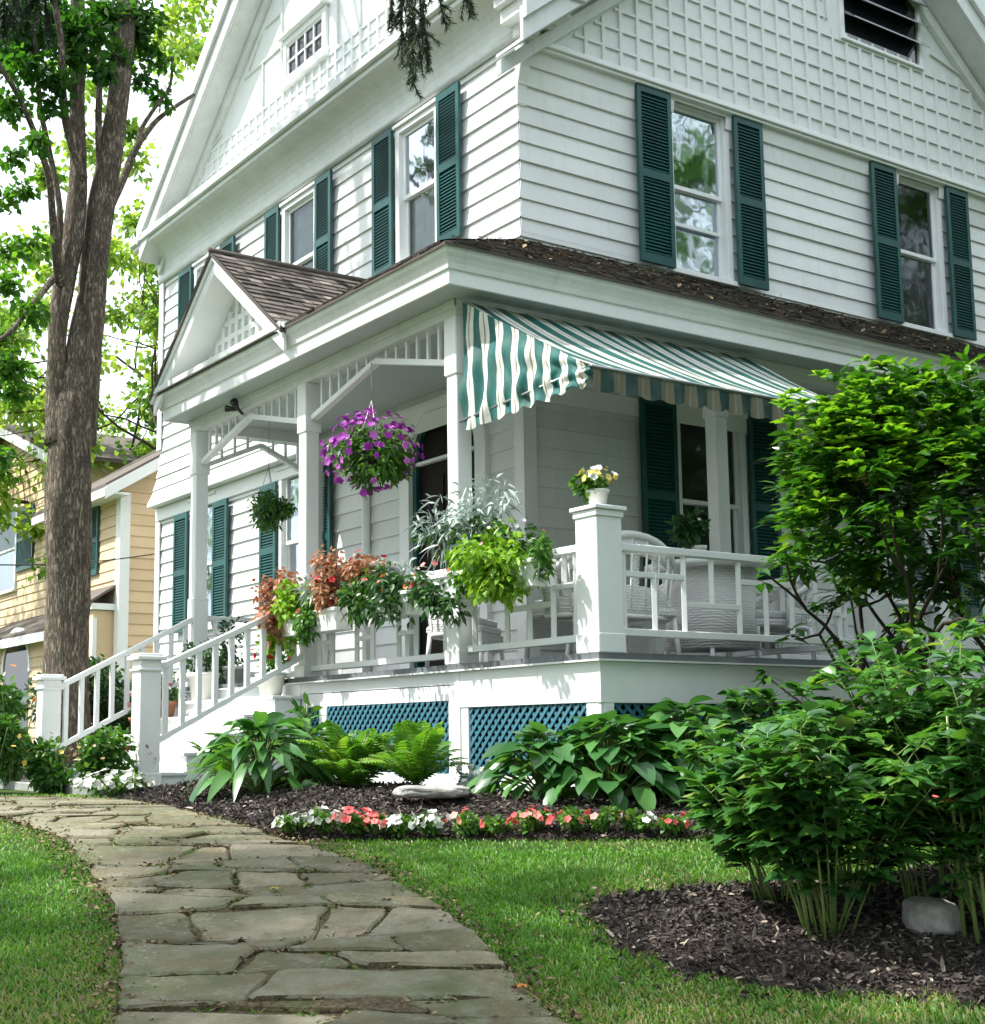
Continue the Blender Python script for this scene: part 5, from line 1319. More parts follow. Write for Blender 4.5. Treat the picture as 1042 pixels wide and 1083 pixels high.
# --- hanging baskets
def basket(c, R, label, seed, mat, tone, fl, ztop, n, flat=1.0):
    rg = np.random.default_rng(seed); t = empty('hanging_basket', c, label, 'hanging basket'); m = MB()
    m.lathe(c, [(.03, -.16*1), (.11, -.13), (.15, -.02), (.16, 0), (.15, 0)], 16); m.build('pot', M['black'], t)
    m = MB()
    for k in range(3): a = 2.09*k+.4; m.tube([(c[0]+.15*math.cos(a), c[1]+.15*math.sin(a), c[2]), (c[0], c[1], c[2]+.48)], .004, 5)
    m.tube([(c[0], c[1], c[2]+.48), (c[0], c[1], ztop)], .004, 5); m.build('wire', M['rope'], t)
    lb = LB()
    for _ in range(12):
        u = usphere(1, rg)[0]; u[2] = u[2]*.8-.1; lb.add(clump(np.array(c)+u*R*.55*np.array([1, 1, flat]), np.array([R*.5, R*.5, R*.42*flat]), n//12, .06, .028, 'lance', tone=(tone[0]+.2*rg.normal(), tone[1]+.2*rg.normal()), rng=rg, droop=.35))
    lb.build('foliage', M[mat], t)
    for (fm, k, s_) in fl:
        f = flowers(c, np.array([R, R, R*.9*flat]), k//2, s_, rg); f2 = flowers(c, np.array([R*1.03, R*1.03, R*.92*flat]), k-k//2, s_, rg, up=0, full=True)
        for V_, F_, T_ in zip(f2.V, f2.F, f2.T): f.add((V_, F_-F_.min(), T_))
        f.build('flower', M[fm], t)
basket((.03, 3.14, 2.0), .42, 'hanging basket of purple petunias in the open bay beside the corner post', 131, 'midleaf', (.0, .75), [('purple', 190, .068)], 2.84, 2300, .95)
basket((.62, 6.35, 1.98), .31, 'green hanging basket without flowers in the bay over the steps', 132, 'midleaf', (.0, .6), [], 3.04, 1300, .9)
# --- pots
def potted(p, r, h, label, seed, mat, rad, n, fl=(), pot='pot', L=.06, W=.03, shape='oval', name='potted_plant'):
    rg = np.random.default_rng(seed); t = empty(name, p, label, 'potted plant'); m = MB()
    m.lathe(p, [(r*.68, 0), (r*.92, h*.82), (r*1.04, h*.82), (r*1.06, h), (r*.92, h), (r*.9, h*.9)], 20); m.build('pot', M[pot], t)
    lb = LB(); c = np.array(p)+np.array([0, 0, h+rad[2]*.75]); kk = max(2, n//80)
    for _ in range(kk): lb.add(clump(c+rg.normal(size=3)*np.array(rad)*.4, np.array(rad)*.65, n//kk, L, W, shape, tone=(.3*rg.random(), 1-.3*rg.random()), rng=rg))
    lb.build('foliage', M[mat], t)
    for (fm, k, s_) in fl: build_flowers(flowers(c, rad, k, s_, rg), fm, t, k)
    return t
potted((.11, .11, 1.06), .085, .13, 'small white pot with a pale green plant on top of the corner pedestal', 141, 'midleaf', (.13, .13, .10), 260, [('yellowp', 14, .05), ('whitep', 8, .05)], L=.055, W=.035)
potted((-.17, 4.72, -.175), .15, .22, 'white pot of red flowers on the top step beside the near railing', 142, 'midleaf', (.2, .2, .22), 300, [('redp', 22, .07)])
potted((-.15, 6.35, -.175), .17, .30, 'large white pot on the top step at the far railing', 143, 'darkleaf', (.2, .2, .26), 320, [])
potted((-.75, 6.60, -.525), .12, .18, 'pot of pink and white flowers on the middle step behind the near newel post', 144, 'darkleaf', (.16, .16, .18), 240, [('pink', 24, .06), ('whitep', 10, .05)], 'terracotta')
potted((-.45, 6.62, -.35), .11, .18, 'pot of mauve flowers one step above the pink ones', 145, 'darkleaf', (.14, .14, .16), 200, [('pink', 14, .05)], 'terracotta')
potted((.35, 6.6, .0), .14, .22, 'dark leafy potted plant on the deck at the far end of the porch', 146, 'darkleaf', (.25, .25, .3), 340, [])
# ================================================================ TREES
TW = .86
def pl_tree(pts, s0):
    "skeleton polyline given as (px, py, radius_px, ds): real point at distance s0+ds, real radius"
    P = []; R = []
    for (x, y, r, ds) in pts: P.append(tuple(at(x, y, s0+ds))); R.append(r/CF*(s0+ds)*TW)
    return P, R
def smooth(P, R, k=4):
    P = np.array(P); R = np.array(R); n = len(P); out = []; ro = []
    for i in range(n-1):
        p0, p1, p2, p3 = P[max(i-1, 0)], P[i], P[i+1], P[min(i+2, n-1)]
        for j in range(k):
            t = j/k; out.append(.5*(2*p1+(p2-p0)*t+(2*p0-5*p1+4*p2-p3)*t*t+(3*p1-p0-3*p2+p3)*t**3)); ro.append(R[i]+(R[i+1]-R[i])*t)
    out.append(P[-1]); ro.append(R[-1]); return [tuple(x) for x in out], ro
def limb(mb, P, R, n, rg, rough=.06):
    "tube with an uneven bark outline"
    b = len(mb.v); mb.tube(P, R, n, True); P_ = np.repeat(np.array(P), n, 0); k = len(P)*n; V = np.array(mb.v[b:b+k]); d = V-P_
    ang = np.tile(np.arange(n)/n*6.283, len(P)); hh = P_[:, 2]
    f = 1+rough*(np.sin(ang*3+hh*1.1)+.7*np.sin(ang*5-hh*2.3+1)+.6*np.sin(ang*9+hh*4.1)+.5*rg.normal(size=k)*.6)
    V = P_+d*f[:, None]; mb.v[b:b+k] = [tuple(x) for x in V]
S0 = 15.5; rg = np.random.default_rng(201)
base = at_s(70, S0)
mt = empty('maple_tree', base, 'big old maple with a forked rough barked trunk standing left of the house', 'tree'); mb = MB()
bz = CAM[2]+0
def L_(pts, n=14, rough=.05): P, R = pl_tree(pts, S0); P, R = smooth(P, R); limb(mb, P, R, n, rg, rough)
yb = float(780+(-.597+1.12)/S0*CF)
L_([(70, yb+8, 40, 0), (70, yb-12, 33, 0), (69, 740, 28, 0), (69, 690, 26.5, 0), (71, 620, 26, 0), (72, 545, 29, 0), (74, 480, 26.5, 0), (77, 430, 25, 0), (82, 390, 19, .03), (86, 340, 12, .06), (90, 300, 5, .08)], 28, .045)
L_([(64, 470, 19, -.05), (61, 420, 14, -.05), (60, 380, 11.5, -.1), (62, 340, 11.5, -.1), (68, 300, 13.5, -.1), (77, 250, 14, -.1), (82, 200, 12, -.1), (82, 150, 10, -.1), (81, 100, 9.5, -.1), (84, 50, 10, -.2), (82, 0, 9, -.3), (78, -80, 8, -.6), (60, -200, 6, -1.2), (30, -340, 3.5, -2)], 18, .05)
L_([(86, 470, 19, .1), (90, 410, 18, .1), (95, 350, 17, .1), (99, 290, 17.5, .1), (105, 230, 18, .1), (114, 175, 15.5, .1), (122, 120, 14, .15), (130, 60, 13, .2), (134, 10, 13, .3), (146, -80, 11, .5), (160, -200, 8, .9), (190, -340, 4, 1.5)], 22, .055)
L_([(106, 190, 6, .05), (104, 130, 4.5, 0), (105, 90, 4, 0), (104, 50, 4, .2), (98, 0, 4, .4), (95, -80, 4, .8)], 10)
L_([(64, 300, 7, -.2), (60, 275, 6, -.4), (56, 235, 5, -.6), (52, 190, 4.5, -.8), (40, 150, 4.2, -1), (26, 115, 4, -1.2), (10, 85, 3.5, -1.4), (-20, 40, 3, -1.7)], 9)
L_([(60, 280, 5, -.3), (63, 220, 4.3, -.3), (50, 150, 4, -.4), (42, 110, 3.5, -.5), (39, 60, 3.2, -.7), (30, 0, 3, -.9)], 8)
L_([(60, 290, 5, -.2), (48, 305, 4.2, -.5), (30, 328, 3.6, -.8), (10, 352, 3, -1.1), (-20, 372, 2.4, -1.4)], 8)
L_([(118, 215, 6, .2), (130, 190, 5, .4), (142, 160, 4.5, .6), (155, 140, 4, .8), (172, 122, 3.2, 1), (205, 100, 2.4, 1.4)], 8)
L_([(146, 152, 4, .7), (150, 135, 3, .7), (165, 112, 2.5, .7), (180, 90, 2, .7), (182, 60, 1.5, .7)], 7)
L_([(88, 190, 5, -.3), (72, 140, 5, -.5), (66, 95, 5, -.7), (64, 40, 4.5, -.9), (50, -40, 4, -1.3)], 9)
for _ in range(14):
    a = rg.random()*6.28; c = at(90, -230, S0); P = [c, c+np.array([math.cos(a)*1.3, math.sin(a)*1.3, .7]), c+np.array([math.cos(a)*2.9, math.sin(a)*2.9, 1.2+rg.random()])]
    mb.tube([tuple(x) for x in P], [.07, .05, .02], 7)
tr = mb.build('trunk', M['bark'], mt)
lb = LB()
def clus(px, py, ds, rpx, n, tone=(0, .8), L=.115, flat=.7, s0=S0):
    c = at(px, py, s0+ds); r = rpx/CF*(s0+ds); lb.add(clump(c, (r, r, r*flat), int(n*1.7), L*.8, L*.66, 'diamond', tone=tone, rng=rg, droop=.25, shell=.2, rnd_=1.0))
for (x, y, ds, r, n, t0, t1) in [(40, 150, -1.5, 20, 60, .1, .7), (5, 300, -1.5, 24, 70, .3, .9), (25, 200, -1.4, 16, 40, .2, .8), (20, 15, -.8, 42, 240, 0, .35), (60, 20, -.4, 45, 260, 0, .4), (110, 15, .2, 45, 260, 0, .45), (150, 20, .4, 36, 170, .0, .5), (30, 70, -1, 34, 130, .0, .5), (75, 60, -.6, 32, 120, .0, .4), (125, 62, .2, 30, 130, 0, .45), (165, 62, .6, 24, 70, 0, .5), (8, 110, -1.2, 30, 110, .1, .7), (50, 110, -.8, 24, 60, .0, .5), (15, 165, -1.2, 24, 50, .2, .8), (150, 85, .5, 20, 50, 0, .4), (170, 105, .8, 18, 40, 0, .5), (12, 265, -1.0, 26, 70, .3, .9), (32, 330, -.9, 24, 60, .2, .8), (8, 385, -1.2, 30, 110, .2, .8), (14, 415, -1.0, 24, 70, .2, .8), (6, 480, -1.2, 14, 34, .1, .7), (30, 40, -.3, 44, 260, 0, .25), (85, 35, -.5, 46, 280, 0, .3), (140, 40, .5, 34, 170, 0, .35), (10, 60, -.6, 40, 200, 0, .35), (60, 85, -.9, 26, 90, 0, .3), (110, 75, -.5, 24, 80, 0, .3), (35, 255, -.7, 20, 36, .3, .9), (5, 210, -1.2, 22, 50, .3, .9)]:
    clus(x, y, ds, r, n, (t0, t1))
for _ in range(44):
    a = rg.random()*6.28; r_ = 4.2*math.sqrt(rg.random()); c = at(-60, -330, S0+1)+np.array([math.cos(a)*r_, math.sin(a)*r_, rg.normal()*1.1]); lb.add(clump(c, (.9, .9, .5), 75, .13, .11, 'diamond', tone=(0, .7), rng=rg, droop=.25, shell=.2, rnd_=1.0))
lb.build('crown', M['maple'], mt)
# --- trees further off behind the house and the yellow neighbour
def bgtree(px, s, H, R, label, seed, n=60, per=120, L=.17, mat='bgleaf', group='trees behind the yellow house', tone=(.1, 1), zc=.62, pos=None, lob=.3):
    rg = np.random.default_rng(seed); p = at_s(px, s) if pos is None else np.array([pos[0], pos[1], gz_at(*pos)])
    t = empty('broadleaf_tree', p, label, 'tree', group); m = MB(); tips = []
    m.tube([tuple(p-np.array([0, 0, .1])), tuple(p+np.array([.1, 0, H*.25])), tuple(p+np.array([0, .15, H*.5]))], [R*.06, R*.045, R*.03], 10)
    for k in range(8):
        a = 6.28*k/8+rg.random(); branchy(m, p+np.array([0, 0, H*(.28+.2*rg.random())]), np.array([math.cos(a), math.sin(a), .55+.5*rg.random()]), R*.55, R*.009, 2, rg, tips, .5)
    m.build('trunk', M['twig'], t); l = LB(); c = p+np.array([0, 0, H*zc])
    for i in range(n):
        u = usphere(1, rg)[0]; q = c+u*np.array([R, R, H*(1-zc)])*(.25+.75*rg.random()**.5); off = .25*rg.normal()
        l.add(clump(q, np.array([1, 1, .6])*R*lob*(.6+.6*rg.random()), per, L, L*.8, 'diamond', tone=(max(0, tone[0]+off), min(1, max(.2, tone[1]+off))), rng=rg, droop=.25, shell=.1, rnd_=1.0))
    l.build('crown', M[mat], t); return t
bgtree(200, 30, 17.5, 4.6, 'yellow green backlit tree seen between the maple trunk and the house gable', 211, 110, 150, lob=.21, zc=.56)
bgtree(105, 34, 14.0, 4.6, 'leafy tree directly behind the maple trunk above the yellow house roofs', 212, 70, 150, .19, lob=.23)
bgtree(30, 44, 16, 5.5, 'leafy tree behind the yellow house at the left edge of the picture', 213, 60, 120, .18, tone=(0, .9), lob=.22)
bgtree(150, 46, 12, 5.5, 'distant tree low behind the neighbour roof and the porch gable', 214, 60, 140, .2, lob=.25)
bgtree(-330, 30, 14, 5.0, 'tree beyond the left edge of the picture', 215, 50, 100, .25)
TA = bgtree(0, 0, 13, 4.2, 'broad tree across the garden, mirrored in the side windows', 216, 60, 100, .26, 'maple', 'trees around the garden', (0, .8), .62, (9.5, -13))
TB = bgtree(0, 0, 18, 5.6, 'tall tree across the garden further along the side of the house', 217, 110, 110, .26, 'maple', 'trees around the garden', (0, .8), .58, (18, -11.5))
bgtree(0, 0, 12.5, 3.8, 'street tree in front of the house whose crown shades the lawn', 218, 70, 110, .24, 'maple', 'trees around the garden', (0, .8), .66, (-10.8, .6))
bgtree(0, 0, 12, 3.6, 'tree behind the viewer beside the path', 219, 60, 100, .24, 'maple', 'trees around the garden', (0, .8), .66, (-12.2, -6.8))
for i, (x, y, r_, sc, lab) in enumerate([(2.5, -15.5, 1.1, .95, 'added tree behind and right of the viewer, blocking low sky'), (-4.5, -17, 2.2, 1.05, 'added tree well behind the viewer, blocking low sky'), (14, -15.5, 4.1, 1.1, 'added second row tree across the garden, blocking low sky'), (24, -12.5, 5.2, .9, 'added tree across the garden beyond the far end of the house, blocking low sky'), (21, -4.5, .6, .85, 'added tree beside the house beyond the dark shrub, blocking low sky'), (15.5, -6.5, 3.3, .7, 'smaller added tree beside the house past the glossy shrub, blocking low sky')]):  # unseen trees added to block low sky from the porch
    c = copy_tree(TA if i % 2 else TB); c.location = (x, y, gz_at(x, y)); c.rotation_euler = (0, 0, r_); c.scale = (sc, sc, sc); c['label'] = lab
for i, (x, y, r_, sc) in enumerate([(-24, -16, .4, 1.0), (-27, -8, 1.5, 1.1), (-29, 1, 2.6, 1.05), (-30, 10, 3.5, 1.1), (-19, -21, 4.4, 1.0), (-31, 19, 5.1, 1.1), (-10, -24, .9, 1.05)]):  # unseen tree row added to keep low sky out of the porch
    c = copy_tree(TA); c.location = (x, y, gz_at(x, y)); c.rotation_euler = (0, 0, r_); c.scale = (sc*1.15, sc*1.15, sc*.85); c['label'] = 'unseen tree added across the road behind the viewer to block low sky'; c['group'] = 'added trees blocking low sky across the road'
# --- spruce whose bough hangs into the top of the picture
rg = np.random.default_rng(230); sx, sy = sl2w(3.2, -6.2); sb = np.array([sx, sy, float(G(3.2))])
spz = empty('spruce_tree', sb, 'spruce left of the viewer, its bough hanging in at the top of the picture', 'tree'); m = MB()
m.tube([tuple(sb-np.array([0, 0, .1])), tuple(sb+np.array([0, 0, 5])), tuple(sb+np.array([0, 0, 11]))], [.24, .17, .03], 12); m.build('trunk', M['bark'], spz)
nb = LB(); tw = MB()
def twig(p, d, L, droop, dens=420, nl=.028):
    d = np.asarray(d, float); d = d/np.linalg.norm(d); k = 8; q = np.linspace(0, 1, k); pts = p+d*(L*q)[:, None]; pts[:, 2] -= droop*L*q**1.6
    tw.tube([tuple(x) for x in pts], np.linspace(.006, .002, k), 5, False); n = max(8, int(L*dens)); f = rg.random(n); P = np.stack([np.interp(f, q, pts[:, j]) for j in range(3)], 1)
    tg = nrm(np.stack([np.interp(f, q, np.gradient(pts[:, j])) for j in range(3)], 1)); o = nrm(np.cross(tg, rg.normal(size=(n, 3))))
    nb.add(leaves(P, o+tg*1.0, rg.normal(size=(n, 3)), nl*(.7+.5*rg.random(n)), .0045, 'needle', .1, 0, np.clip(.45+.3*rg.normal()*.6+.2*rg.normal(size=n), 0, 1), rg)); return pts
def bough(A, B, sag, n, tlen, dens, hang, r=.045):
    A = np.asarray(A); B = np.asarray(B); q = np.linspace(0, 1, 12); pts = A+(B-A)*q[:, None]; pts[:, 2] += sag*np.sin(math.pi*q)
    tw.tube([tuple(x) for x in pts], np.linspace(r, .008, 12), 8, False)
    for i in range(n):
        f = .3+.7*rg.random(); p = np.array([np.interp(f, q, pts[:, j]) for j in range(3)]); d = nrm(B-A)*.4+rg.normal(size=3)*.5; d[2] = -.5-.4*rg.random()
        c = twig(p, d, tlen*(.5+.6*rg.random()), hang, dens)
        for _ in range(3):
            g = rg.random(); p2 = np.array([np.interp(g, np.linspace(0, 1, len(c)), c[:, j]) for j in range(3)]); d2 = d*.6+rg.normal(size=3)*.5; twig(p2, d2, tlen*.4*(.5+.6*rg.random()), hang*.7, dens)
# main bough over the view: trunk to a point above the second storey window
endp = at(452, -60, 6.4)
bough(sb+np.array([0, 0, 4.9]), endp, .35, 26, .32, 420, .5)
for (x, y, x2, y2, s_) in [(428, -40, 440, 82, 6.4), (440, -30, 455, 72, 6.4), (425, -30, 425, 66, 6.35), (448, -40, 447, 52, 6.45), (418, -40, 412, 24, 6.35), (436, -20, 434, 88, 6.42), (470, -50, 500, 12, 6.4), (458, -40, 470, 24, 6.5), (430, -20, 446, 60, 6.3), (442, -20, 432, 55, 6.5)]:
    a = at(x, y, s_); b = at(x2, y2, s_); c = twig(a, b-a, np.linalg.norm(b-a), .02, 620)
    for _ in range(9):
        g = .15+.8*rg.random(); p2 = np.array([np.interp(g, np.linspace(0, 1, len(c)), c[:, j]) for j in range(3)]); twig(p2, nrm(b-a)+rg.normal(size=3)*.38, .05+.07*rg.random(), .1, 620)
for (x, y, s_) in [(5, -40, 6.0), (30, -45, 6.2), (55, -40, 6.0), (-20, -30, 6.1), (80, -60, 6.3), (15, -50, 5.8), (40, -30, 6.1), (-5, -60, 6.0), (65, -60, 5.9), (22, -20, 6.2), (48, -20, 6.0)]:
    a = at(x, y, s_); d = np.array([rg.normal()*.15, rg.normal()*.15, -1]); c = twig(a, d, .20+.16*rg.random(), .0, 620)
    for _ in range(8): g = .1+.8*rg.random(); p2 = np.array([np.interp(g, np.linspace(0, 1, len(c)), c[:, j]) for j in range(3)]); twig(p2, d+rg.normal(size=3)*.4, .06+.09*rg.random(), .1, 620)
bough(sb+np.array([0, 0, 5.3]), at(20, -75, 6.0), .3, 18, .3, 420, .5)
for k in range(46):
    z = 4.6+6.2*k/46; a = 6.28*(k*.382)+.3; L = (11.2-z)*.30
    if 4 < z < 6.2 and abs((a % 6.28)-.4) < 1.2: continue
    bough(sb+np.array([0, 0, z]), sb+np.array([math.cos(a)*L, math.sin(a)*L, z-.25*L]), .1, 9, .4, 160, .5, .03)
nb.build('needles', M['spruce'], spz); tw.build('bough', M['twig'], spz)
# ================================================================ NEIGHBOUR'S YELLOW HOUSE
SB = 25.0
pB = at(126, 640, SB)             # corner of the right block
XBk, YBk = pB[0], pB[1]
def nh(px, py, X=None, Y=None): return hitp(px, py, X=X, Y=Y)
yh = empty('yellow_house', (XBk, YBk, -1.1), 'yellow clapboard neighbour house with white trim and dark green shutters behind the maple', 'house')
zE = nh(126, 522, X=XBk)[2]       # eave height
yL = nh(58, 600, X=XBk)[1]
m = MB()
YF = lambda u, n, z: (XBk-n, u, z); YSd = lambda u, n, z: (u, YBk-n, z)
siding(m, YF, YBk-.02, yL, -1.1, zE, (), .20, .022); siding(m, YSd, XBk, XBk+7, -1.1, zE+.1, (), .20, .022)
z = zE+.1
for k in range(16):               # gable end of the right block above the eave
    zz = zE+.1+k*.2; x0 = XBk+k*.2/.62; x1 = XBk+7-k*.2/.62
    if x1-x0 < .3: break
    m.quad((x0, YBk-.022, zz), (x1, YBk-.022, zz), (x1-.2/.62, YBk, zz+.2), (x0+.2/.62, YBk, zz+.2))
m.build('clapboard_wall', M['yellow'], yh)
m = MB(); m.box(XBk-.03, XBk+.16, YBk-.05, YBk+.16, -.9, zE); m.build('corner_board', M['white'], yh)
m = MB(); ex = XBk-.45; 
m.prism([(ex, YBk-.4, zE-.05), (ex, yL+.1, zE-.05), (XBk+3.5, yL+.1, zE-.05+.62*3.95), (XBk+3.5, YBk-.4, zE-.05+.62*3.95)], (0, 0, .12))
m.prism([(XBk+7.45, YBk-.4, zE-.05), (XBk+7.45, yL+.1, zE-.05), (XBk+3.5, yL+.1, zE-.05+.62*3.95), (XBk+3.5, YBk-.4, zE-.05+.62*3.95)], (0, 0, .12))
m.build('roof', M['shingle'], yh)
m = MB(); m.box(ex-.02, ex+.03, YBk-.42, yL+.1, zE-.16, zE-.01); m.box(ex, XBk, YBk-.38, yL+.1, zE-.10, zE-.06)
for sg in (0, 1):
    x0 = ex if sg == 0 else XBk+7.45
    m.prism([(x0, YBk-.43, zE-.2), (XBk+3.5, YBk-.43, zE-.2+.62*3.95), (XBk+3.5, YBk-.43, zE+.02+.62*3.95), (x0, YBk-.43, zE+.02)], (0, .05, 0))
m.build('eave_trim', M['white'], yh)
a = nh(99, 540, X=XBk); b = nh(107, 540, X=XBk); z1 = nh(103, 536, X=XBk)[2]; z0 = nh(103, 608, X=XBk)[2]
shutter(YF, b[1], a[1]+.1, z0, z1, .03, 'shutter', yh); 

# little bay roof and trim below the shutter
c0 = nh(96, 640, X=XBk); c1 = nh(124, 628, X=XBk); m = MB()
m.prism([(XBk-.5, c0[1]+.3, c0[2]-.05), (XBk-.5, c1[1], c0[2]-.05), (XBk+.0, c1[1], c0[2]+.28), (XBk+.0, c0[1]+.3, c0[2]+.28)], (0, 0, -.05)); m.build('bay_roof', M['shingle'], yh)
m = MB(); m.box(XBk-.46, XBk-.02, c1[1]+.02, c0[1]+.3, c0[2]-.20, c0[2]-.09); m.box(XBk-.42, XBk-.34, c0[1]-.35, c0[1]-.2, -1.1, c0[2]-.35); m.box(XBk-.42, XBk-.34, c1[1]+.07, c1[1]+.14, -1.1, c0[2]-.35); m.build('bay_trim', M['white'], yh)
m = MB(); m.box(XBk-.40, XBk-.01, c1[1]+.1, c0[1]+.3, -1.1, c0[2]-.21); m.build('bay_wall', M['yellow'], yh)
# left block: gable front
XA = XBk+1.2
q = nh(64, 600, X=XA); yR = q[1]; zt = nh(46, 470, X=XA)[2]; sl0 = nh(0, 446, X=XA); slope = (sl0[2]-zt)/(sl0[1]-nh(46, 470, X=XA)[1])
m = MB(); AF_ = lambda u, n, z: (XA-n, u, z)
wA = nh(-6, 537, X=XA); wB = nh(19, 537, X=XA); wz1 = nh(8, 540, X=XA)[2]; wz0 = nh(8, 625, X=XA)[2]
siding(m, AF_, yR, yR+8, -1.1, zt-slope*(nh(46, 470, X=XA)[1]-yR), [(wB[1], wA[1]+.3, wz0, wz1)], .20, .022)
zt -= slope*(nh(46, 470, X=XA)[1]-yR)
k = 0
while True:
    z_ = zt+.2*k; u0 = yR+.2*k/slope; u1 = yR+8-.2*k/slope
    if u1-u0 < .4: break
    m.quad((XA-.022, u0, z_), (XA-.022, u1, z_), (XA, u1-.2/slope, z_+.2), (XA, u0+.2/slope, z_+.2)); k += 1
m.box(XA+.01, XA+9, yR, yR+.05, -1.1, zt); m.build('clapboard_wall', M['yellow'], yh)
m = MB()
for sg in (0, 1):
    y0 = yR-.4 if sg == 0 else yR+8.4; zz = zt-.4*slope
    m.prism([(XA-.35, y0, zz), (XA+9, y0, zz), (XA+9, yR+4, zt+4*slope), (XA-.35, yR+4, zt+4*slope)], (0, 0, .1))
m.build('roof', M['shingle'], yh)
m = MB()
for sg in (0, 1):
    y0 = yR-.4 if sg == 0 else yR+8.4; zz = zt-.4*slope
    m.prism([(XA-.38, y0, zz-.22), (XA-.38, yR+4, zt+4*slope-.22), (XA-.38, yR+4, zt+4*slope+.02), (XA-.38, y0, zz+.02)], (.05, 0, 0))
m.build('rake_trim', M['white'], yh)
window(AF_, (wB[1], wA[1]+.3, wz0, wz1), cover=M['curtain'], cov_z=(wz0+(wz1-wz0)*.5, wz1), cas=.11, parent=yh)
s0_ = nh(21, 537, X=XA); s1_ = nh(38, 537, X=XA); shutter(AF_, s1_[1], s0_[1], nh(30, 602, X=XA)[2], nh(30, 536, X=XA)[2], .03, 'shutter', yh)
# low wing with an arched opening in front of the left block
XW = XA-1.4; zl = nh(0, 668, X=XW); zr_ = nh(44, 642, X=XW); m = MB()
yw0 = nh(60, 700, X=XW)[1]; yw1 = zl[1]+3; zw = nh(20, 672, X=XW)[2]-.12
ac = nh(18, 712, X=XW); ar = abs(nh(5, 712, X=XW)[1]-nh(32, 712, X=XW)[1])/2
siding(m, lambda u, n, z: (XW-n, u, z), yw0, yw1, -1.1, zw, [(ac[1]-ar, ac[1]+ar, -1.1, ac[2])], .2, .022)
m.box(XW+.01, XA, yw0, yw0+.05, -1.1, zw); m.build('clapboard_wall', M['yellow'], yh)
m = MB(); m.prism([(XW-.3, yw0-.2, zw), (XW-.3, yw1, zw), (XA, yw1, zw+.75), (XA, yw0-.2, zw+.75)], (0, 0, .08)); m.build('roof', M['shingle'], yh)
m = MB(); m.box(XW-.33, XW-.28, yw0-.2, yw1, zw-.16, zw+.02); m.box(XW-.28, XW, yw0-.2, yw1, zw-.09, zw-.05)
nA = 16; A0 = [(XW-.05, ac[1]+ar*math.cos(math.pi*k/nA), ac[2]+ar*math.sin(math.pi*k/nA)) for k in range(nA+1)]; A1 = [(XW-.05, ac[1]+(ar+.09)*math.cos(math.pi*k/nA), ac[2]+(ar+.09)*math.sin(math.pi*k/nA)) for k in range(nA+1)]
for k in range(nA): m.prism([A0[k], A0[k+1], A1[k+1], A1[k]], (.08, 0, 0))
m.build('eave_trim', M['white'], yh)
m = MB(); m.prism([(XW-.027, ac[1]-ar, -1.1), *[(XW-.027, p[1], p[2]) for p in A0[::-1]], (XW-.027, ac[1]+ar, -1.1)], (.01, 0, 0)); m.build('arched_window', M['dglass'], yh)
# overhead wire
a = at(-60, 596, 19); b = hitp(176, 584, X=3.0); m = MB(); m.tube([tuple(a+(b-a)*t-np.array([0, 0, .10*math.sin(math.pi*t)])) for t in np.linspace(0, 1, 12)], .011, 5)
tag(m.build('overhead_wire', M['black'], origin=a), 'thin dark overhead wire running past the maple trunk to the house', 'wire')
# ================================================================ PORCH FURNITURE
def wicker(loc, rot, w, d, hb, label, name='wicker_chair', cat='chair', group=None):
    t = empty(name, (0, 0, 0), label, cat, group); hw, hd = w/2, d/2; sh = .40
    m = MB(); m.box(-hw+.06, hw-.06, -hd+.06, hd-.04, sh-.05, sh+.02); m.box(-hw+.08, hw-.08, -hd+.09, hd-.08, sh+.025, sh+.09); m.build('seat', M['wicker'], t, .015)
    m = MB(); V = []; n = 24; k = 8
    for i in range(n+1):       # wrap-round back, arched at the middle
        f = i/n; a = math.pi*(f); x = hw*math.cos(a)*1.0; y = hd*.95*math.sin(a)**.6*1.0 if 0 < f < 1 else 0
        top = .62+(hb-.62)*math.sin(math.pi*f)**1.2
        for j in range(k+1): g = j/k; z = sh-.06+(top-sh+.06)*g; V.append((x*(1+.10*g), y*(1+.12*g), z))
    F = [(i*(k+1)+j, (i+1)*(k+1)+j, (i+1)*(k+1)+j+1, i*(k+1)+j+1) for i in range(n) for j in range(k) if (j < 3 or j > 5 or i % 3 == 0)]
    ob = mesh_np('backrest', V, F, M['wicker'], t); md = ob.modifiers.new('thick', 'SOLIDIFY'); md.thickness = .018
    m = MB(); m.tube([V[i*(k+1)+k] for i in range(n+1)], .028, 8); fr = [V[i*(k+1)] for i in range(n+1)]; m.tube(fr, .02, 7)
    for i in range(0, n+1, 2): m.tube([V[i*(k+1)], V[i*(k+1)+k]], .009, 5)
    m.build('back_frame', M['white'], t)
    m = MB()
    for i in range(12):
        x0 = -hw+.05+(w-.1)*i/12; x1 = -hw+.05+(w-.1)*(i+1)/12; za = .14+.05*abs(math.sin(math.pi*i/6)); m.quad((x0, -hd+.05, za), (x1, -hd+.05, .14+.05*abs(math.sin(math.pi*(i+1)/6))), (x1, -hd+.05, sh-.05), (x0, -hd+.05, sh-.05))
    m.build('apron', M['wicker'], t)
    for sx in (-1, 1):
        for sy in (-1, 1):
            m = MB(); m.tube([(sx*(hw-.07), sy*(hd-.08), sh-.05), (sx*(hw-.04), sy*(hd-.05), 0)], [.024, .02], 8); m.build('leg', M['white'], t)
    t.location = loc; t.rotation_euler = (0, 0, rot); return t
wicker((.85, .95, 0), math.pi, 1.15, .72, .98, 'white wicker settee with an arched back behind the corner pedestal', 'wicker_settee', 'settee')
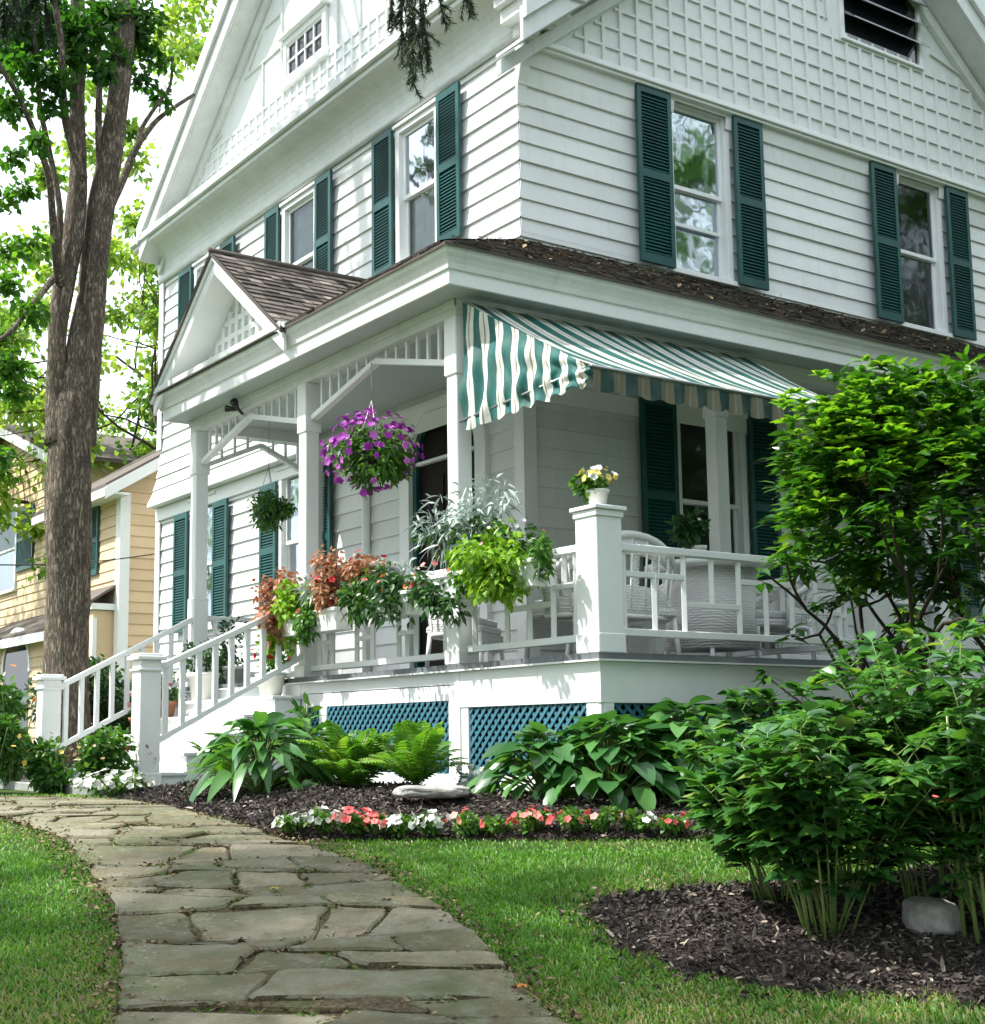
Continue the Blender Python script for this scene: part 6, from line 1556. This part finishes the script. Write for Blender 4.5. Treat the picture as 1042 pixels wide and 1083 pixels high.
wicker((2.95, 1.15, 0), -1.9, .70, .66, .86, 'white wicker armchair at the right end of the terrace behind the railing')
wicker((2.2, 2.45, 0), .15, .68, .64, .92, 'white wicker armchair against the house wall beyond the table')
wicker((.95, 3.0, 0), .6, .68, .64, .80, 'white wicker armchair behind the front railing below the purple basket')
wicker((4.6, 2.5, 0), .1, .72, .66, .9, 'white wicker chair on the side porch behind the dark shrub')
tb = empty('wicker_table', (1.95, .85, 0), 'round white wicker table with a skirted base behind the side railing', 'table'); m = MB()
m.lathe((1.95, .85, .80), [(.02, -.02), (.50, -.02), (.54, 0), (.54, .025), (.50, .04), (.02, .04)], 40); m.build('tabletop', M['white'], tb)
m = MB(); m.lathe((1.95, .85, .0), [(.40, .12), (.36, .4), (.40, .78)], 32); m.build('skirt', M['wicker'], tb)
for k in range(4): a = .8+1.57*k; m = MB(); m.tube([(1.95+.36*math.cos(a), .85+.36*math.sin(a), .14), (1.95+.40*math.cos(a), .85+.40*math.sin(a), 0)], .022, 7); m.build('leg', M['white'], tb)
potted((1.72, .72, .845), .06, .12, 'small leafy plant in a pale vase on the wicker table', 147, 'darkleaf', (.17, .17, .17), 190, [('whitep', 4, .04)], L=.09, W=.05)
# small dark lamp fixed above the peak of the step bay frieze
m = MB(); c = hitp(255, 433, X=-.02); m.tube([tuple(c+np.array([.02, 0, -.05])), tuple(c+np.array([-.05, -.02, 0])), tuple(c+np.array([-.13, -.09, .05]))], [.015, .02, .05], 8); m.tube([tuple(c+np.array([-.03, .02, 0])), tuple(c+np.array([-.12, .12, .02]))], [.015, .04], 8)
tag(m.build('porch_lamp', M['black'], origin=c), 'small black double spotlight under the porch eave above the steps', 'lamp')
# ================================================================ SKY, SUN, CAMERA
w = D.worlds.new('World'); scene.world = w; w.use_nodes = True; nt = w.node_tree; nt.nodes.clear()
SD = Vector((-.52, .34, .80)).normalized()
sky = nt.nodes.new('ShaderNodeTexSky'); sky.sky_type = 'NISHITA'; sky.sun_disc = False
sky.sun_elevation = math.asin(SD.z); sky.sun_rotation = math.atan2(SD.x, SD.y)
sky.air_density = 1.0; sky.dust_density = 6.0; sky.ozone_density = 1.0
bg = nt.nodes.new('ShaderNodeBackground'); bg.inputs['Strength'].default_value = SKY_STRENGTH if 'SKY_STRENGTH' in globals() else .13
tcw = nt.nodes.new('ShaderNodeTexCoord'); nz = nt.nodes.new('ShaderNodeTexNoise'); nz.inputs['Scale'].default_value = 2.2; nz.inputs['Detail'].default_value = 6; nt.links.new(tcw.outputs['Generated'], nz.inputs['Vector'])
rp = nt.nodes.new('ShaderNodeValToRGB'); rp.color_ramp.elements[0].position = .30; rp.color_ramp.elements[1].position = .58; rp.color_ramp.elements[0].color = (.45,.45,.45,1); nt.links.new(nz.outputs['Fac'], rp.inputs['Fac'])
mxw = nt.nodes.new('ShaderNodeMix'); mxw.data_type = 'RGBA'; nt.links.new(rp.outputs['Color'], mxw.inputs[0]); nt.links.new(sky.outputs[0], mxw.inputs[6]); mxw.inputs[7].default_value = (6.9, 7.6, 8.3, 1)
ow = nt.nodes.new('ShaderNodeOutputWorld'); nt.links.new(mxw.outputs[2], bg.inputs[0]); nt.links.new(bg.outputs[0], ow.inputs[0])
sl_ = D.lights.new('sun', 'SUN'); sl_.energy = 4.2; sl_.angle = math.radians(1.2); sl_.color = (1, .975, .93)
so = D.objects.new('sun', sl_); COL.objects.link(so); so.rotation_euler = (-SD).to_track_quat('-Z', 'Y').to_euler(); so.location = (0, 0, 30)
cd = D.cameras.new('camera'); co = D.objects.new('camera', cd); COL.objects.link(co)
cd.sensor_fit = 'HORIZONTAL'; cd.sensor_width = 36; cd.lens = CF/1042*36; cd.shift_x = (521-CPX)/1042; cd.shift_y = (CPY-541.5)/1042
R3 = Matrix((tuple(RT), tuple(UP), tuple(-FW))).transposed(); co.matrix_world = Matrix.Translation(Vector(CAM)) @ R3.to_4x4()
cd.clip_end = 2000; cd.clip_start = .05; scene.camera = co
vs = scene.view_settings; scene.display_settings.display_device = 'sRGB'; vs.view_transform = 'Standard'; vs.look = 'None'; vs.gamma = 1; vs.exposure = 1.08; vs.use_curve_mapping = False
scene.cycles.max_bounces = 8; scene.cycles.transparent_max_bounces = 12; scene.cycles.use_denoising = True
